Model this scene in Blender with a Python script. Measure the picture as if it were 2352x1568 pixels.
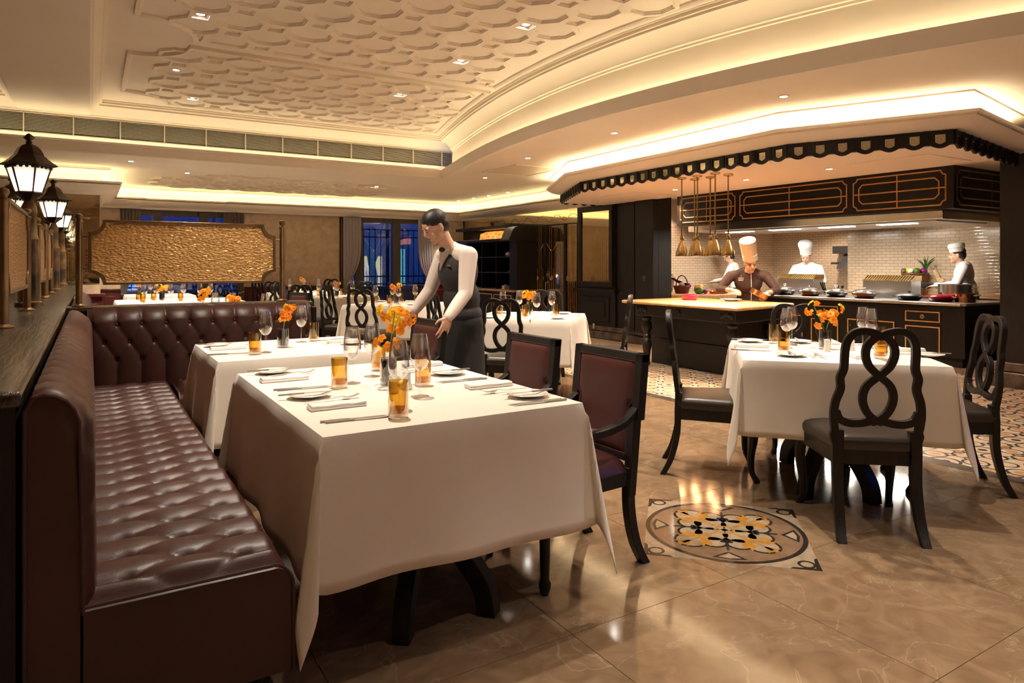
import bpy, bmesh, math, random
import numpy as np
from mathutils import Vector, Matrix
random.seed(7)
PI = math.pi
scene = bpy.context.scene
C = scene.collection
for o in list(bpy.data.objects): bpy.data.objects.remove(o)

# ---------------------------------------------------------------- camera, world, exposure
cam_d = bpy.data.cameras.new('camera'); cam = bpy.data.objects.new('camera', cam_d); C.objects.link(cam)
cam.location = (0, 0, 1.28); cam.rotation_euler = (PI/2, 0, math.radians(-31.72))
cam_d.lens = 24; cam_d.sensor_width = 36; cam_d.shift_y = -0.0753; cam_d.clip_start = 0.05
scene.camera = cam
world = bpy.data.worlds.new('dusk'); scene.world = world; world.use_nodes = True
world.node_tree.nodes['Background'].inputs[0].default_value = (0.035, 0.13, 0.55, 1)
world.node_tree.nodes['Background'].inputs[1].default_value = 1.8
vs = scene.view_settings
vs.view_transform = 'Standard'; vs.look = 'None'; vs.gamma = 1; vs.use_curve_mapping = False
vs.exposure = 1.08
cy = scene.cycles
cy.max_bounces = 6; cy.diffuse_bounces = 4; cy.glossy_bounces = 3; cy.transmission_bounces = 4; cy.transparent_max_bounces = 10
cy.use_adaptive_sampling = True; cy.adaptive_threshold = 0.15
cy.caustics_reflective = False; cy.caustics_refractive = False; cy.sample_clamp_indirect = 4.0; cy.blur_glossy = 0.5
COVE = 5.6          # strength of the cove light strips
DOWN = 95.0         # watts of a ceiling downlight
WARM = (1.0, 0.86, 0.70)
COVEC = (1.0, 0.84, 0.54)

# ---------------------------------------------------------------- materials
M = {}
def nodes(name):
    m = bpy.data.materials.new(name); m.use_nodes = True; M[name] = m
    nt = m.node_tree; return m, nt, nt.nodes, nt.links, nt.nodes['Principled BSDF']
def setp(b, **k):
    for a, v in k.items(): b.inputs[a].default_value = v
def mk(name, col, rough=0.5, metal=0.0, var=None, bump=None, spec=0.5, coat=0.0, sheen=0.0, wood=False, col2=None, space='Object'):
    """principled material; var=(scale, amount) mottles the colour, bump=(scale, strength) adds fine relief"""
    m, nt, N, L, b = nodes(name)
    b.inputs['Base Color'].default_value = (*col, 1); b.inputs['Roughness'].default_value = rough
    b.inputs['Metallic'].default_value = metal; b.inputs['Specular IOR Level'].default_value = spec
    b.inputs['Coat Weight'].default_value = coat
    b.inputs['Sheen Weight'].default_value = sheen
    if var or bump:
        tc = N.new('ShaderNodeTexCoord'); mp = N.new('ShaderNodeMapping'); L.new(tc.outputs[space], mp.inputs[0])
        if wood: mp.inputs['Scale'].default_value = (14, 1.0, 14) if wood == 'y' else (14, 14, 1.2)
    if var:
        n = N.new('ShaderNodeTexNoise'); n.inputs['Scale'].default_value = var[0]; n.inputs['Detail'].default_value = 5
        L.new(mp.outputs[0], n.inputs[0])
        mx = N.new('ShaderNodeMix'); mx.data_type = 'RGBA'
        c2 = col2 if col2 else tuple(max(0, c*(1-var[1])) for c in col)
        mx.inputs[6].default_value = (*col, 1); mx.inputs[7].default_value = (*c2, 1)
        r = N.new('ShaderNodeMapRange'); r.inputs[1].default_value = .35; r.inputs[2].default_value = .65
        L.new(n.outputs[0], r.inputs[0]); L.new(r.outputs[0], mx.inputs[0]); L.new(mx.outputs[2], b.inputs['Base Color'])
    if bump:
        n2 = N.new('ShaderNodeTexNoise'); n2.inputs['Scale'].default_value = bump[0]; n2.inputs['Detail'].default_value = 4
        L.new(mp.outputs[0], n2.inputs[0])
        bp = N.new('ShaderNodeBump'); bp.inputs['Strength'].default_value = bump[1]; bp.inputs['Distance'].default_value = .004
        L.new(n2.outputs[0], bp.inputs['Height']); L.new(bp.outputs[0], b.inputs['Normal'])
    return m
def emit(name, col, s):
    m, nt, N, L, b = nodes(name); setp(b, **{'Base Color': (0, 0, 0, 1), 'Emission Color': (*col, 1), 'Emission Strength': s, 'Roughness': 1}); return m
def thin_glass(name, tint, refl=0.10, rough=0.0):
    """thin-walled glass: tinted see-through with a facing-dependent reflection"""
    m, nt, N, L, b = nodes(name); out = N['Material Output']; N.remove(b)
    t = N.new('ShaderNodeBsdfTransparent'); t.inputs[0].default_value = (*tint, 1)
    g = N.new('ShaderNodeBsdfGlossy'); g.inputs['Roughness'].default_value = rough; g.inputs[0].default_value = (1, 1, 1, 1)
    lw = N.new('ShaderNodeLayerWeight'); lw.inputs[0].default_value = 0.34
    r = N.new('ShaderNodeMapRange'); r.inputs[1].default_value = 0; r.inputs[2].default_value = 1; r.inputs[3].default_value = refl*.6; r.inputs[4].default_value = .9
    L.new(lw.outputs['Facing'], r.inputs[0])
    pw = N.new('ShaderNodeMath'); pw.operation = 'POWER'; pw.inputs[1].default_value = 1.0; L.new(r.outputs[0], pw.inputs[0])
    mx = N.new('ShaderNodeMixShader'); L.new(pw.outputs[0], mx.inputs[0]); L.new(t.outputs[0], mx.inputs[1]); L.new(g.outputs[0], mx.inputs[2]); L.new(mx.outputs[0], out.inputs[0])
    return m

mk('plaster', (.86, .77, .65), .75, var=(1.3, .04))
mk('plaster_kitchen', (.90, .77, .65), .75)
mk('wallpaper', (.60, .45, .31), .8, var=(9, .22), bump=(60, .2))
mk('dark_wood', (.011, .0085, .007), .40, var=(6, .5), bump=(30, .25), wood=True, spec=.35)
mk('ledge_wood', (.060, .042, .028), .30, var=(4, .8), bump=(5, .8), wood='y', coat=.3)
mk('burgundy_wood', (.10, .016, .014), .3, var=(8, .3), wood=True, coat=.2)
mk('leather', (.058, .020, .016), .40, var=(3, .25), bump=(220, .10), spec=.42)
mk('leather_chair', (.070, .018, .017), .36, var=(3, .2), bump=(200, .08))
mk('black_leather', (.030, .022, .016), .32, bump=(180, .1))
mk('cloth', (.86, .80, .71), .9, var=(2.2, .03), bump=(420, .12), sheen=.15)
mk('napkin', (.88, .85, .80), .9, bump=(300, .1))
mk('china', (.86, .83, .78), .12, coat=.4)
mk('brass', (.60, .43, .19), .26, 1.0, var=(5, .25))
mk('bronze', (.30, .19, .095), .34, .9, var=(7, .35))
mk('lantern_iron', (.060, .034, .018), .38, .75, var=(9, .6), bump=(25, .3))
mk('steel', (.62, .60, .57), .22, 1.0, var=(3, .1))
mk('cutlery', (.78, .76, .73), .30, .9); mk('gilt', (.70, .38, .13), .45, .3)
mk('steel_brushed', (.50, .49, .48), .38, 1.0, bump=(60, .1))
mk('copper', (.66, .29, .13), .22, 1.0, var=(4, .2))
mk('red_enamel', (.50, .01, .03), .14, coat=.5); mk('rose_enamel', (.75, .02, .10), .2, coat=.3)
mk('orange_enamel', (.78, .11, .010), .14, coat=.5); mk('black_enamel', (.012, .011, .011), .14, coat=.5)
mk('cast_iron', (.035, .036, .04), .42)
mk('maple', (.60, .37, .15), .32, var=(5, .4), wood=True, coat=.2)
mk('stem', (.22, .34, .05), .5); mk('leaf', (.05, .16, .03), .45, var=(9, .5)); mk('leek', (.30, .45, .12), .5, var=(9, .5))
mk('vase_fill', (.03, .022, .018), .35, var=(30, .6))
mk('skin', (.72, .43, .30), .5, var=(12, .12)); mk('hair', (.012, .009, .008), .45, bump=(120, .5))
mk('eye_white', (.7, .66, .6), .2); mk('lips', (.40, .12, .10), .45)
mk('white_cotton', (.80, .77, .75), .85, var=(6, .05), bump=(35, .25)); mk('shirt', (.76, .66, .60), .85, bump=(30, .3))
mk('vest', (.022, .021, .023), .7, bump=(300, .5)); mk('trousers', (.013, .012, .012), .8)
mk('chef_black', (.045, .022, .018), .75, bump=(40, .3)); mk('toque', (.82, .72, .62), .85)
mk('wicker', (.22, .095, .03), .6, var=(60, .6), bump=(90, .8)); mk('wicker_red', (.17, .02, .015), .5, var=(60, .6), bump=(90, .8))
mk('bread', (.68, .44, .22), .8, var=(25, .4)); mk('veg_yellow', (.85, .55, .02), .3); mk('veg_red', (.6, .02, .02), .3); mk('veg_purple', (.22, .01, .14), .3)
mk('veg_white', (.75, .70, .58), .5); mk('veg_green', (.08, .22, .03), .4, var=(30, .5), bump=(60, 1)); mk('aubergine', (.02, .006, .02), .2); mk('pumpkin', (.75, .27, .02), .4, var=(6, .3))
mk('curtain', (.11, .075, .05), .8, var=(4, .3), sheen=.2); mk('sheer', (.30, .27, .30), .8, sheen=.3)
mk('window_frame', (.045, .036, .028), .45); mk('fence_metal', (.005, .005, .007), .6)
mk('stone_dark', (.035, .028, .022), .2, var=(8, .7), col2=(.10, .075, .055)); mk('sill_brick', (.06, .065, .08), .8)
mk('socket_plate', (.55, .45, .30), .35, .6); mk('outside_ground', (.05, .055, .07), .8); mk('shop_wall', (.06, .08, .12), .8)
mk('mannequin', (.7, .62, .45), .6); mk('vent_paint', (.62, .54, .42), .6); mk('vent_dark', (.03, .026, .02), .9)
mk('red_awning', (.35, .015, .02), .7); mk('slat_void', (.02, .018, .015), .9)
mk('marble_post', (.030, .022, .014), .2, var=(7, .5), col2=(.17, .10, .04))
mk('bulb_socket', (.2, .16, .1), .4)
emit('cove_light', COVEC, COVE); emit('cove_light_kitchen', (1.0, .86, .58), COVE*2.1); emit('cove_window', (1.0, .84, .46), COVE*1.1)
emit('downlight_lens', (1, .95, .86), 40); emit('lantern_bulb', (1, .86, .68), 45); emit('heat_bulb', (1, .55, .32), 40)
emit('shop_light', (1.0, .86, .5), .4); emit('shop_red', (.7, .05, .04), .35); emit('street_lamp', (.75, .9, 1), 9); emit('teal_light', (.2, .6, .65), .35)
emit('hood_lamp', (1, .93, .82), 7)
for nm in ('downlight_lens', 'lantern_bulb', 'heat_bulb', 'hood_lamp', 'street_lamp', 'shop_light', 'shop_red', 'teal_light'): M[nm].cycles.emission_sampling = 'NONE'   # tiny lamps: their light comes from the lamp objects
thin_glass('glass', (.97, .97, .965), .14); thin_glass('lid_glass', (.90, .90, .88), .16); thin_glass('window_glass', (.80, .86, .95), .14)
thin_glass('etched_glass', (.52, .47, .36), .5, .05)
thin_glass('vase_glass', (.80, .80, .80), .14)
thin_glass('amber_glass', (.95, .80, .42), .10); thin_glass('amber_base', (.80, .46, .06), .12)

# antique mirror
m, nt, N, L, b = nodes('mirror'); setp(b, **{'Base Color': (.72, .62, .42, 1), 'Metallic': 1, 'Roughness': .04})
n = N.new('ShaderNodeTexNoise'); n.inputs['Scale'].default_value = 40; n.inputs['Detail'].default_value = 6
r = N.new('ShaderNodeMapRange'); r.inputs[1].default_value = .5; r.inputs[2].default_value = .75; r.inputs[3].default_value = .03; r.inputs[4].default_value = .22
L.new(n.outputs[0], r.inputs[0]); L.new(r.outputs[0], b.inputs['Roughness'])
# mottled amber display glass, lit from within
m, nt, N, L, b = nodes('amber_display'); n = N.new('ShaderNodeTexNoise'); n.inputs['Scale'].default_value = 14; n.inputs['Detail'].default_value = 4
cr = N.new('ShaderNodeValToRGB'); cr.color_ramp.elements[0].position = .4; cr.color_ramp.elements[0].color = (.45, .05, .005, 1); cr.color_ramp.elements[1].position = .62; cr.color_ramp.elements[1].color = (1, .42, .08, 1)
L.new(n.outputs[0], cr.inputs[0]); L.new(cr.outputs[0], b.inputs['Emission Color']); setp(b, **{'Base Color': (.3, .08, .01, 1), 'Emission Strength': .9})
# dull gold glass of the valance panes
mk('valance_glass', (.86, .80, .58), .06, 1.0, var=(60, .35))
# hammered amber glass of the booth screens: partly see-through, crackled relief
m, nt, N, L, b = nodes('hammered_glass'); out = N['Material Output']
tc = N.new('ShaderNodeTexCoord'); mp = N.new('ShaderNodeMapping'); mp.inputs['Scale'].default_value = (42, 42, 78); L.new(tc.outputs['Object'], mp.inputs[0])
nz = N.new('ShaderNodeTexNoise'); nz.inputs['Scale'].default_value = .35; L.new(mp.outputs[0], nz.inputs[0])
ad = N.new('ShaderNodeVectorMath'); ad.operation = 'ADD'; L.new(mp.outputs[0], ad.inputs[0]); L.new(nz.outputs[1], ad.inputs[1])
vo = N.new('ShaderNodeTexVoronoi'); vo.feature = 'SMOOTH_F1'; vo.inputs['Smoothness'].default_value = .35; vo.inputs['Scale'].default_value = 1.0; L.new(ad.outputs[0], vo.inputs['Vector'])
mr = N.new('ShaderNodeMapRange'); mr.inputs[1].default_value = .75; mr.inputs[2].default_value = .10; mr.interpolation_type = 'SMOOTHSTEP'; L.new(vo.outputs[0], mr.inputs[0])
bp = N.new('ShaderNodeBump'); bp.inputs['Strength'].default_value = 1.0; bp.inputs['Distance'].default_value = .010; L.new(mr.outputs[0], bp.inputs['Height'])
setp(b, **{'Base Color': (.86, .56, .25, 1), 'Metallic': .55, 'Roughness': .30}); L.new(bp.outputs[0], b.inputs['Normal'])
tr = N.new('ShaderNodeBsdfTranslucent'); tr.inputs[0].default_value = (.9, .62, .30, 1); L.new(bp.outputs[0], tr.inputs['Normal'])
mx = N.new('ShaderNodeMixShader'); mx.inputs[0].default_value = .42; L.new(b.outputs[0], mx.inputs[1]); L.new(tr.outputs[0], mx.inputs[2]); L.new(mx.outputs[0], out.inputs[0])
# orchid petals let light through
for nm, c in (('petal', (.95, .36, .012)), ('petal_yellow', (.95, .60, .03))):
    m, nt, N, L, b = nodes(nm); out = N['Material Output']; setp(b, **{'Base Color': (*c, 1), 'Roughness': .5})
    tr = N.new('ShaderNodeBsdfTranslucent'); tr.inputs[0].default_value = (*c, 1)
    mx = N.new('ShaderNodeMixShader'); mx.inputs[0].default_value = .4; L.new(b.outputs[0], mx.inputs[1]); L.new(tr.outputs[0], mx.inputs[2]); L.new(mx.outputs[0], out.inputs[0])
# frosted lantern pane
m, nt, N, L, b = nodes('frosted_pane'); out = N['Material Output']
tr = N.new('ShaderNodeBsdfTranslucent'); tr.inputs[0].default_value = (.62, .61, .60, 1)
tp = N.new('ShaderNodeBsdfTransparent'); tp.inputs[0].default_value = (.9, .9, .9, 1)
mx = N.new('ShaderNodeMixShader'); mx.inputs[0].default_value = .22; L.new(tr.outputs[0], mx.inputs[1]); L.new(tp.outputs[0], mx.inputs[2]); L.new(mx.outputs[0], out.inputs[0])
# beige marble of the floor tiles
m, nt, N, L, b = nodes('marble'); setp(b, **{'Roughness': .09, 'Specular IOR Level': .55})
ge = N.new('ShaderNodeNewGeometry'); oi = N.new('ShaderNodeObjectInfo')
cmb = N.new('ShaderNodeVectorMath'); cmb.operation = 'MULTIPLY_ADD'; cmb.inputs[1].default_value = (1, 1, 1); L.new(ge.outputs['Position'], cmb.inputs[0])
sc_ = N.new('ShaderNodeVectorMath'); sc_.operation = 'SCALE'; sc_.inputs[0].default_value = (17, 9, 5); L.new(oi.outputs['Random'], sc_.inputs['Scale']); L.new(sc_.outputs[0], cmb.inputs[2])
n1 = N.new('ShaderNodeTexNoise'); n1.inputs['Scale'].default_value = 6.5; n1.inputs['Detail'].default_value = 8; n1.inputs['Distortion'].default_value = 1.6; L.new(cmb.outputs[0], n1.inputs[0])
cr = N.new('ShaderNodeValToRGB'); e = cr.color_ramp.elements
e[0].position = .28; e[0].color = (.155, .098, .055, 1); e[1].position = .75; e[1].color = (.25, .168, .10, 1)
k = cr.color_ramp.elements.new(.5); k.color = (.20, .130, .076, 1); L.new(n1.outputs[0], cr.inputs[0])
n2 = N.new('ShaderNodeTexNoise'); n2.inputs['Scale'].default_value = 1.1; n2.inputs['Detail'].default_value = 6; n2.inputs['Distortion'].default_value = 3; L.new(cmb.outputs[0], n2.inputs[0])
s1 = N.new('ShaderNodeMath'); s1.operation = 'SUBTRACT'; s1.inputs[1].default_value = .5; L.new(n2.outputs[0], s1.inputs[0])
s2 = N.new('ShaderNodeMath'); s2.operation = 'ABSOLUTE'; L.new(s1.outputs[0], s2.inputs[0])
s3 = N.new('ShaderNodeMapRange'); s3.inputs[1].default_value = 0; s3.inputs[2].default_value = .006; s3.inputs[3].default_value = .30; s3.inputs[4].default_value = 0; L.new(s2.outputs[0], s3.inputs[0])
mx = N.new('ShaderNodeMix'); mx.data_type = 'RGBA'; mx.inputs[7].default_value = (.42, .33, .24, 1); L.new(s3.outputs[0], mx.inputs[0]); L.new(cr.outputs[0], mx.inputs[6]); L.new(mx.outputs[2], b.inputs['Base Color'])
# ornamental floor tile (motif repeats on each tile, tile-local coordinates)
m, nt, N, L, b = nodes('ornament_tile'); setp(b, **{'Roughness': .3})
tc = N.new('ShaderNodeTexCoord'); sp = N.new('ShaderNodeSeparateXYZ'); L.new(tc.outputs['Object'], sp.inputs[0])
def mth(op, a, bb=None):
    q = N.new('ShaderNodeMath'); q.operation = op
    for i, s in enumerate((a, bb)):
        if s is None: continue
        if isinstance(s, (int, float)): q.inputs[i].default_value = s
        else: L.new(s, q.inputs[i])
    return q.outputs[0]
ax = mth('ABSOLUTE', sp.outputs[0]); ay = mth('ABSOLUTE', sp.outputs[1])
def dist(cx, cy_): return mth('SQRT', mth('ADD', mth('POWER', mth('SUBTRACT', ax, cx), 2.0), mth('POWER', mth('SUBTRACT', ay, cy_), 2.0)))
def ringm(d, r, w): return mth('LESS_THAN', mth('ABSOLUTE', mth('SUBTRACT', d, r)), w)
darkm = ringm(dist(0, 0), .06, .008)
for d, r, w in ((dist(.125, .125), .072, .008), (dist(.25, .25), .085, .010), (dist(.25, 0), .07, .007), (dist(0, .25), .07, .007), (dist(.19, .06), .03, .007), (dist(.06, .19), .03, .007)):
    darkm = mth('MAXIMUM', darkm, ringm(d, r, w))
darkm = mth('MAXIMUM', darkm, mth('LESS_THAN', dist(.25, .25), .03))
orm = mth('MAXIMUM', mth('LESS_THAN', dist(.125, .125), .035), mth('MAXIMUM', mth('LESS_THAN', dist(.21, 0), .028), mth('LESS_THAN', dist(0, .21), .028)))
c1 = N.new('ShaderNodeMix'); c1.data_type = 'RGBA'; c1.inputs[6].default_value = (.46, .35, .24, 1); c1.inputs[7].default_value = (.42, .20, .07, 1); L.new(orm, c1.inputs[0])
c2 = N.new('ShaderNodeMix'); c2.data_type = 'RGBA'; c2.inputs[7].default_value = (.03, .026, .026, 1); L.new(darkm, c2.inputs[0]); L.new(c1.outputs[2], c2.inputs[6]); L.new(c2.outputs[2], b.inputs['Base Color'])
# glazed subway tiles of the kitchen walls (a few pixels each in the picture)
m, nt, N, L, b = nodes('subway_tile'); setp(b, **{'Roughness': .16})
tc = N.new('ShaderNodeTexCoord'); mp = N.new('ShaderNodeMapping'); L.new(tc.outputs['UV'], mp.inputs[0])
bt = N.new('ShaderNodeTexBrick'); bt.inputs['Color1'].default_value = (.72, .58, .43, 1); bt.inputs['Color2'].default_value = (.66, .52, .38, 1); bt.inputs['Mortar'].default_value = (.40, .30, .20, 1)
bt.inputs['Scale'].default_value = 1; bt.inputs['Brick Width'].default_value = .13; bt.inputs['Row Height'].default_value = .048; bt.inputs['Mortar Size'].default_value = .004; bt.inputs['Mortar Smooth'].default_value = .3
L.new(mp.outputs[0], bt.inputs['Vector']); L.new(bt.outputs[0], b.inputs['Base Color'])
bp = N.new('ShaderNodeBump'); bp.invert = True; bp.inputs['Strength'].default_value = .6; bp.inputs['Distance'].default_value = .006; L.new(bt.outputs[1], bp.inputs['Height']); L.new(bp.outputs[0], b.inputs['Normal'])
for nm, c in (('med_cream', (.31, .24, .165)), ('med_dark', (.028, .022, .018)), ('med_brown', (.20, .125, .075)), ('med_gold', (.36, .175, .035))):
    mk(nm, c, .1, var=(20, .25))

# ---------------------------------------------------------------- mesh helpers
def rotm(ax, a): return Matrix.Rotation(a, 4, ax)
class MB:
    def __init__(s): s.v = []; s.f = []; s.mi = []; s.cur = 0; s.uv = None
    def add(s, vs_, fs, mat=None):
        o = len(s.v)
        s.v += [tuple(mat @ Vector(p)) for p in vs_] if mat else [tuple(p) for p in vs_]
        s.f += [tuple(i+o for i in f) for f in fs]; s.mi += [s.cur]*len(fs); return s
    def box(s, x0, x1, y0, y1, z0, z1, mat=None):
        return s.add([(x0,y0,z0),(x1,y0,z0),(x1,y1,z0),(x0,y1,z0),(x0,y0,z1),(x1,y0,z1),(x1,y1,z1),(x0,y1,z1)],
                     [(0,3,2,1),(4,5,6,7),(0,1,5,4),(1,2,6,5),(2,3,7,6),(3,0,4,7)], mat)
    def prism(s, poly, z0, z1, mat=None):
        n = len(poly)
        return s.add([(x,y,z0) for x,y in poly]+[(x,y,z1) for x,y in poly],
                     [tuple(range(n-1,-1,-1)), tuple(range(n,2*n))]+[(i,(i+1)%n,n+(i+1)%n,n+i) for i in range(n)], mat)
    def ring(s, outer, inner, z0, z1, mat=None):
        """flat frame between two outlines with the same point count"""
        n = len(outer)
        V = [(x,y,z0) for x,y in outer]+[(x,y,z0) for x,y in inner]+[(x,y,z1) for x,y in outer]+[(x,y,z1) for x,y in inner]
        F = []
        for i in range(n):
            j = (i+1)%n
            F += [(i,n+i,n+j,j),(2*n+i,2*n+j,3*n+j,3*n+i),(i,j,2*n+j,2*n+i),(n+i,3*n+i,3*n+j,n+j)]
        return s.add(V, F, mat)
    def lathe(s, prof, n=20, mat=None, cap=True, a0=0):
        V = []; F = []
        for r, z in prof: V += [(r*math.cos(a0+2*PI*k/n), r*math.sin(a0+2*PI*k/n), z) for k in range(n)]
        for i in range(len(prof)-1):
            for k in range(n): F.append((i*n+k, i*n+(k+1)%n, (i+1)*n+(k+1)%n, (i+1)*n+k))
        if cap:
            if prof[0][0] > 1e-6: F.append(tuple(range(n-1,-1,-1)))
            if prof[-1][0] > 1e-6: F.append(tuple((len(prof)-1)*n+k for k in range(n)))
        return s.add(V, F, mat)
    def tube(s, path, r, n=8, mat=None, cap=True, flat=1.0):
        P = [Vector(p) for p in path]; rs = r if isinstance(r, (list, tuple)) else [r]*len(P)
        V = []; F = []; up = Vector((0,0,1)); prev = None
        for i, p in enumerate(P):
            t = (P[min(i+1,len(P)-1)]-P[max(i-1,0)]).normalized()
            if prev is None:
                a = t.cross(up if abs(t.z) < .9 else Vector((1,0,0))).normalized()
            else: a = (prev-t*prev.dot(t)).normalized()
            prev = a; b_ = t.cross(a)
            V += [tuple(p+a*math.cos(2*PI*k/n)*rs[i]+b_*math.sin(2*PI*k/n)*rs[i]*flat) for k in range(n)]
        for i in range(len(P)-1):
            for k in range(n): F.append((i*n+k, i*n+(k+1)%n, (i+1)*n+(k+1)%n, (i+1)*n+k))
        if cap: F += [tuple(range(n-1,-1,-1)), tuple((len(P)-1)*n+k for k in range(n))]
        return s.add(V, F, mat)
    def bar(s, path, w, d, mat=None):
        """rectangular section w (sideways, in XZ plane) x d (along Y) swept on an XZ path"""
        V = []; F = []; n = len(path)
        ws = w if isinstance(w, (list, tuple)) else [w]*n
        for i in range(n):
            p = path[i]; a = path[max(i-1,0)]; b_ = path[min(i+1,n-1)]
            tx, tz = b_[0]-a[0], b_[1]-a[1]; l = math.hypot(tx, tz) or 1; nx, nz = -tz/l, tx/l
            y = p[2] if len(p) > 2 else 0; h = ws[i]/2
            V += [(p[0]+nx*h, y-d/2, p[1]+nz*h), (p[0]-nx*h, y-d/2, p[1]-nz*h), (p[0]-nx*h, y+d/2, p[1]-nz*h), (p[0]+nx*h, y+d/2, p[1]+nz*h)]
        for i in range(n-1):
            for k in range(4): F.append((i*4+k, i*4+(k+1)%4, i*4+4+(k+1)%4, i*4+4+k))
        F += [(3,2,1,0), tuple((n-1)*4+k for k in range(4))]
        return s.add(V, F, mat)
    def sweep(s, path, prof, closed=False, caps=True):
        """profile [(offset to the left of travel, z)] swept along a plan path with mitred corners"""
        n = len(path); k = len(prof); V = []; F = []
        for i in range(n):
            p = Vector(path[i]); a = Vector(path[i-1]) if (i > 0 or closed) else None; b_ = Vector(path[(i+1)%n]) if (i < n-1 or closed) else None
            d1 = (p-a).normalized() if a is not None else None; d2 = (b_-p).normalized() if b_ is not None else None
            d1 = d1 or d2; d2 = d2 or d1
            n1 = Vector((-d1.y, d1.x)); n2 = Vector((-d2.y, d2.x)); mm = (n1+n2).normalized(); sc = 1/max(.3, mm.dot(n1))
            for o, z in prof: V.append((p.x+mm.x*o*sc, p.y+mm.y*o*sc, z))
        for i in range(n if closed else n-1):
            for j in range(k-1):
                a, b_ = i*k+j, ((i+1)%n)*k+j; F.append((a, b_, b_+1, a+1))
        if caps and not closed: F += [tuple(range(k)), tuple((n-1)*k+j for j in range(k-1,-1,-1))]
        return s.add(V, F)
    def grid(s, fn, nu, nv):
        V = [fn(i/nu, j/nv) for j in range(nv+1) for i in range(nu+1)]
        F = [(j*(nu+1)+i, j*(nu+1)+i+1, (j+1)*(nu+1)+i+1, (j+1)*(nu+1)+i) for j in range(nv) for i in range(nu)]
        return s.add(V, F)
    def ball(s, c, r, n=10, m_=6, sc=(1,1,1), mat=None):
        V = [(c[0], c[1], c[2]-r*sc[2])]
        for j in range(1, m_):
            th = PI*j/m_
            V += [(c[0]+r*sc[0]*math.sin(th)*math.cos(2*PI*k/n), c[1]+r*sc[1]*math.sin(th)*math.sin(2*PI*k/n), c[2]-r*sc[2]*math.cos(th)) for k in range(n)]
        V.append((c[0], c[1], c[2]+r*sc[2])); F = []
        for k in range(n): F.append((0, 1+(k+1)%n, 1+k)); F.append((len(V)-1, 1+(m_-2)*n+k, 1+(m_-2)*n+(k+1)%n))
        for j in range(m_-2):
            for k in range(n): F.append((1+j*n+k, 1+j*n+(k+1)%n, 1+(j+1)*n+(k+1)%n, 1+(j+1)*n+k))
        return s.add(V, F, mat)
    def mesh(s, name, mats, smooth=40, recalc=True):
        me = bpy.data.meshes.new(name); me.from_pydata(s.v, [], s.f); me.update()
        for mt in (mats if isinstance(mats, (list, tuple)) else [mats]): me.materials.append(M[mt])
        if max(s.mi, default=0): me.polygons.foreach_set('material_index', s.mi)
        if recalc:
            bm = bmesh.new(); bm.from_mesh(me); bmesh.ops.recalc_face_normals(bm, faces=bm.faces); bm.to_mesh(me); bm.free()
        if smooth:
            me.polygons.foreach_set('use_smooth', [True]*len(me.polygons)); me.set_sharp_from_angle(angle=math.radians(smooth))
        return me
    def obj(s, name, mats, parent=None, loc=None, rotz=0, smooth=40, bevel=0, recalc=True):
        return inst(name, s.mesh(name, mats, smooth, recalc), parent, loc, rotz, bevel)
def inst(name, me, parent=None, loc=None, rotz=0, bevel=0):
    o = bpy.data.objects.new(name, me); C.objects.link(o)
    if parent: o.parent = parent
    if loc: o.location = loc
    if rotz: o.rotation_euler = (0, 0, rotz)
    if bevel:
        b = o.modifiers.new('bevel', 'BEVEL'); b.width = bevel; b.segments = 2; b.limit_method = 'ANGLE'; b.angle_limit = .6
    return o
def tag(o, label, cat, group=None):
    o['label'] = label; o['category'] = cat
    if group: o['group'] = group
    return o
def thing(name, label, cat, loc=(0,0,0), rotz=0, group=None):
    o = bpy.data.objects.new(name, None); C.objects.link(o); o.empty_display_size = .05
    o.location = loc; o.rotation_euler = (0, 0, rotz); return tag(o, label, cat, group)
def struct(name, mb, mats, parent=None, smooth=35, bevel=0, **k):
    o = mb.obj(name, mats, parent, smooth=smooth, bevel=bevel, **k)
    if not parent: o['kind'] = 'structure'
    return o
def copy_tree(root, loc, rotz, label=None, group=None, parent=None):
    r = root.copy(); C.objects.link(r)
    if parent is None: r.location = loc; r.rotation_euler = (0, 0, rotz)
    else: r.parent = parent
    if label: r['label'] = label
    if group: r['group'] = group
    for ch in list(root.children): copy_tree(ch, None, None, parent=r)
    return r
def light(name, kind, loc, parent=None, energy=10, color=WARM, radius=.03, spot=None, blend=.5, rot=None, size=None):
    d = bpy.data.lights.new(name, kind); d.energy = energy; d.color = color
    if kind == 'AREA':
        d.shape = 'RECTANGLE'; d.size, d.size_y = size
    else: d.shadow_soft_size = radius
    if spot: d.spot_size = math.radians(spot); d.spot_blend = blend
    o = bpy.data.objects.new(name, d); C.objects.link(o); o.location = loc
    if parent: o.parent = parent
    if rot: o.rotation_euler = rot
    return o
def spline(pts, n=8):
    """Catmull-Rom through 2d/3d points"""
    P = [Vector(p) for p in pts]; out = []
    for i in range(len(P)-1):
        a, b_, c, d = P[max(i-1,0)], P[i], P[i+1], P[min(i+2,len(P)-1)]
        for k in range(n):
            t = k/n; out.append(.5*((2*b_)+(c-a)*t+(2*a-5*b_+4*c-d)*t*t+(3*b_-a-3*c+d)*t**3))
    out.append(P[-1]); return [tuple(p) for p in out]
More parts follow.
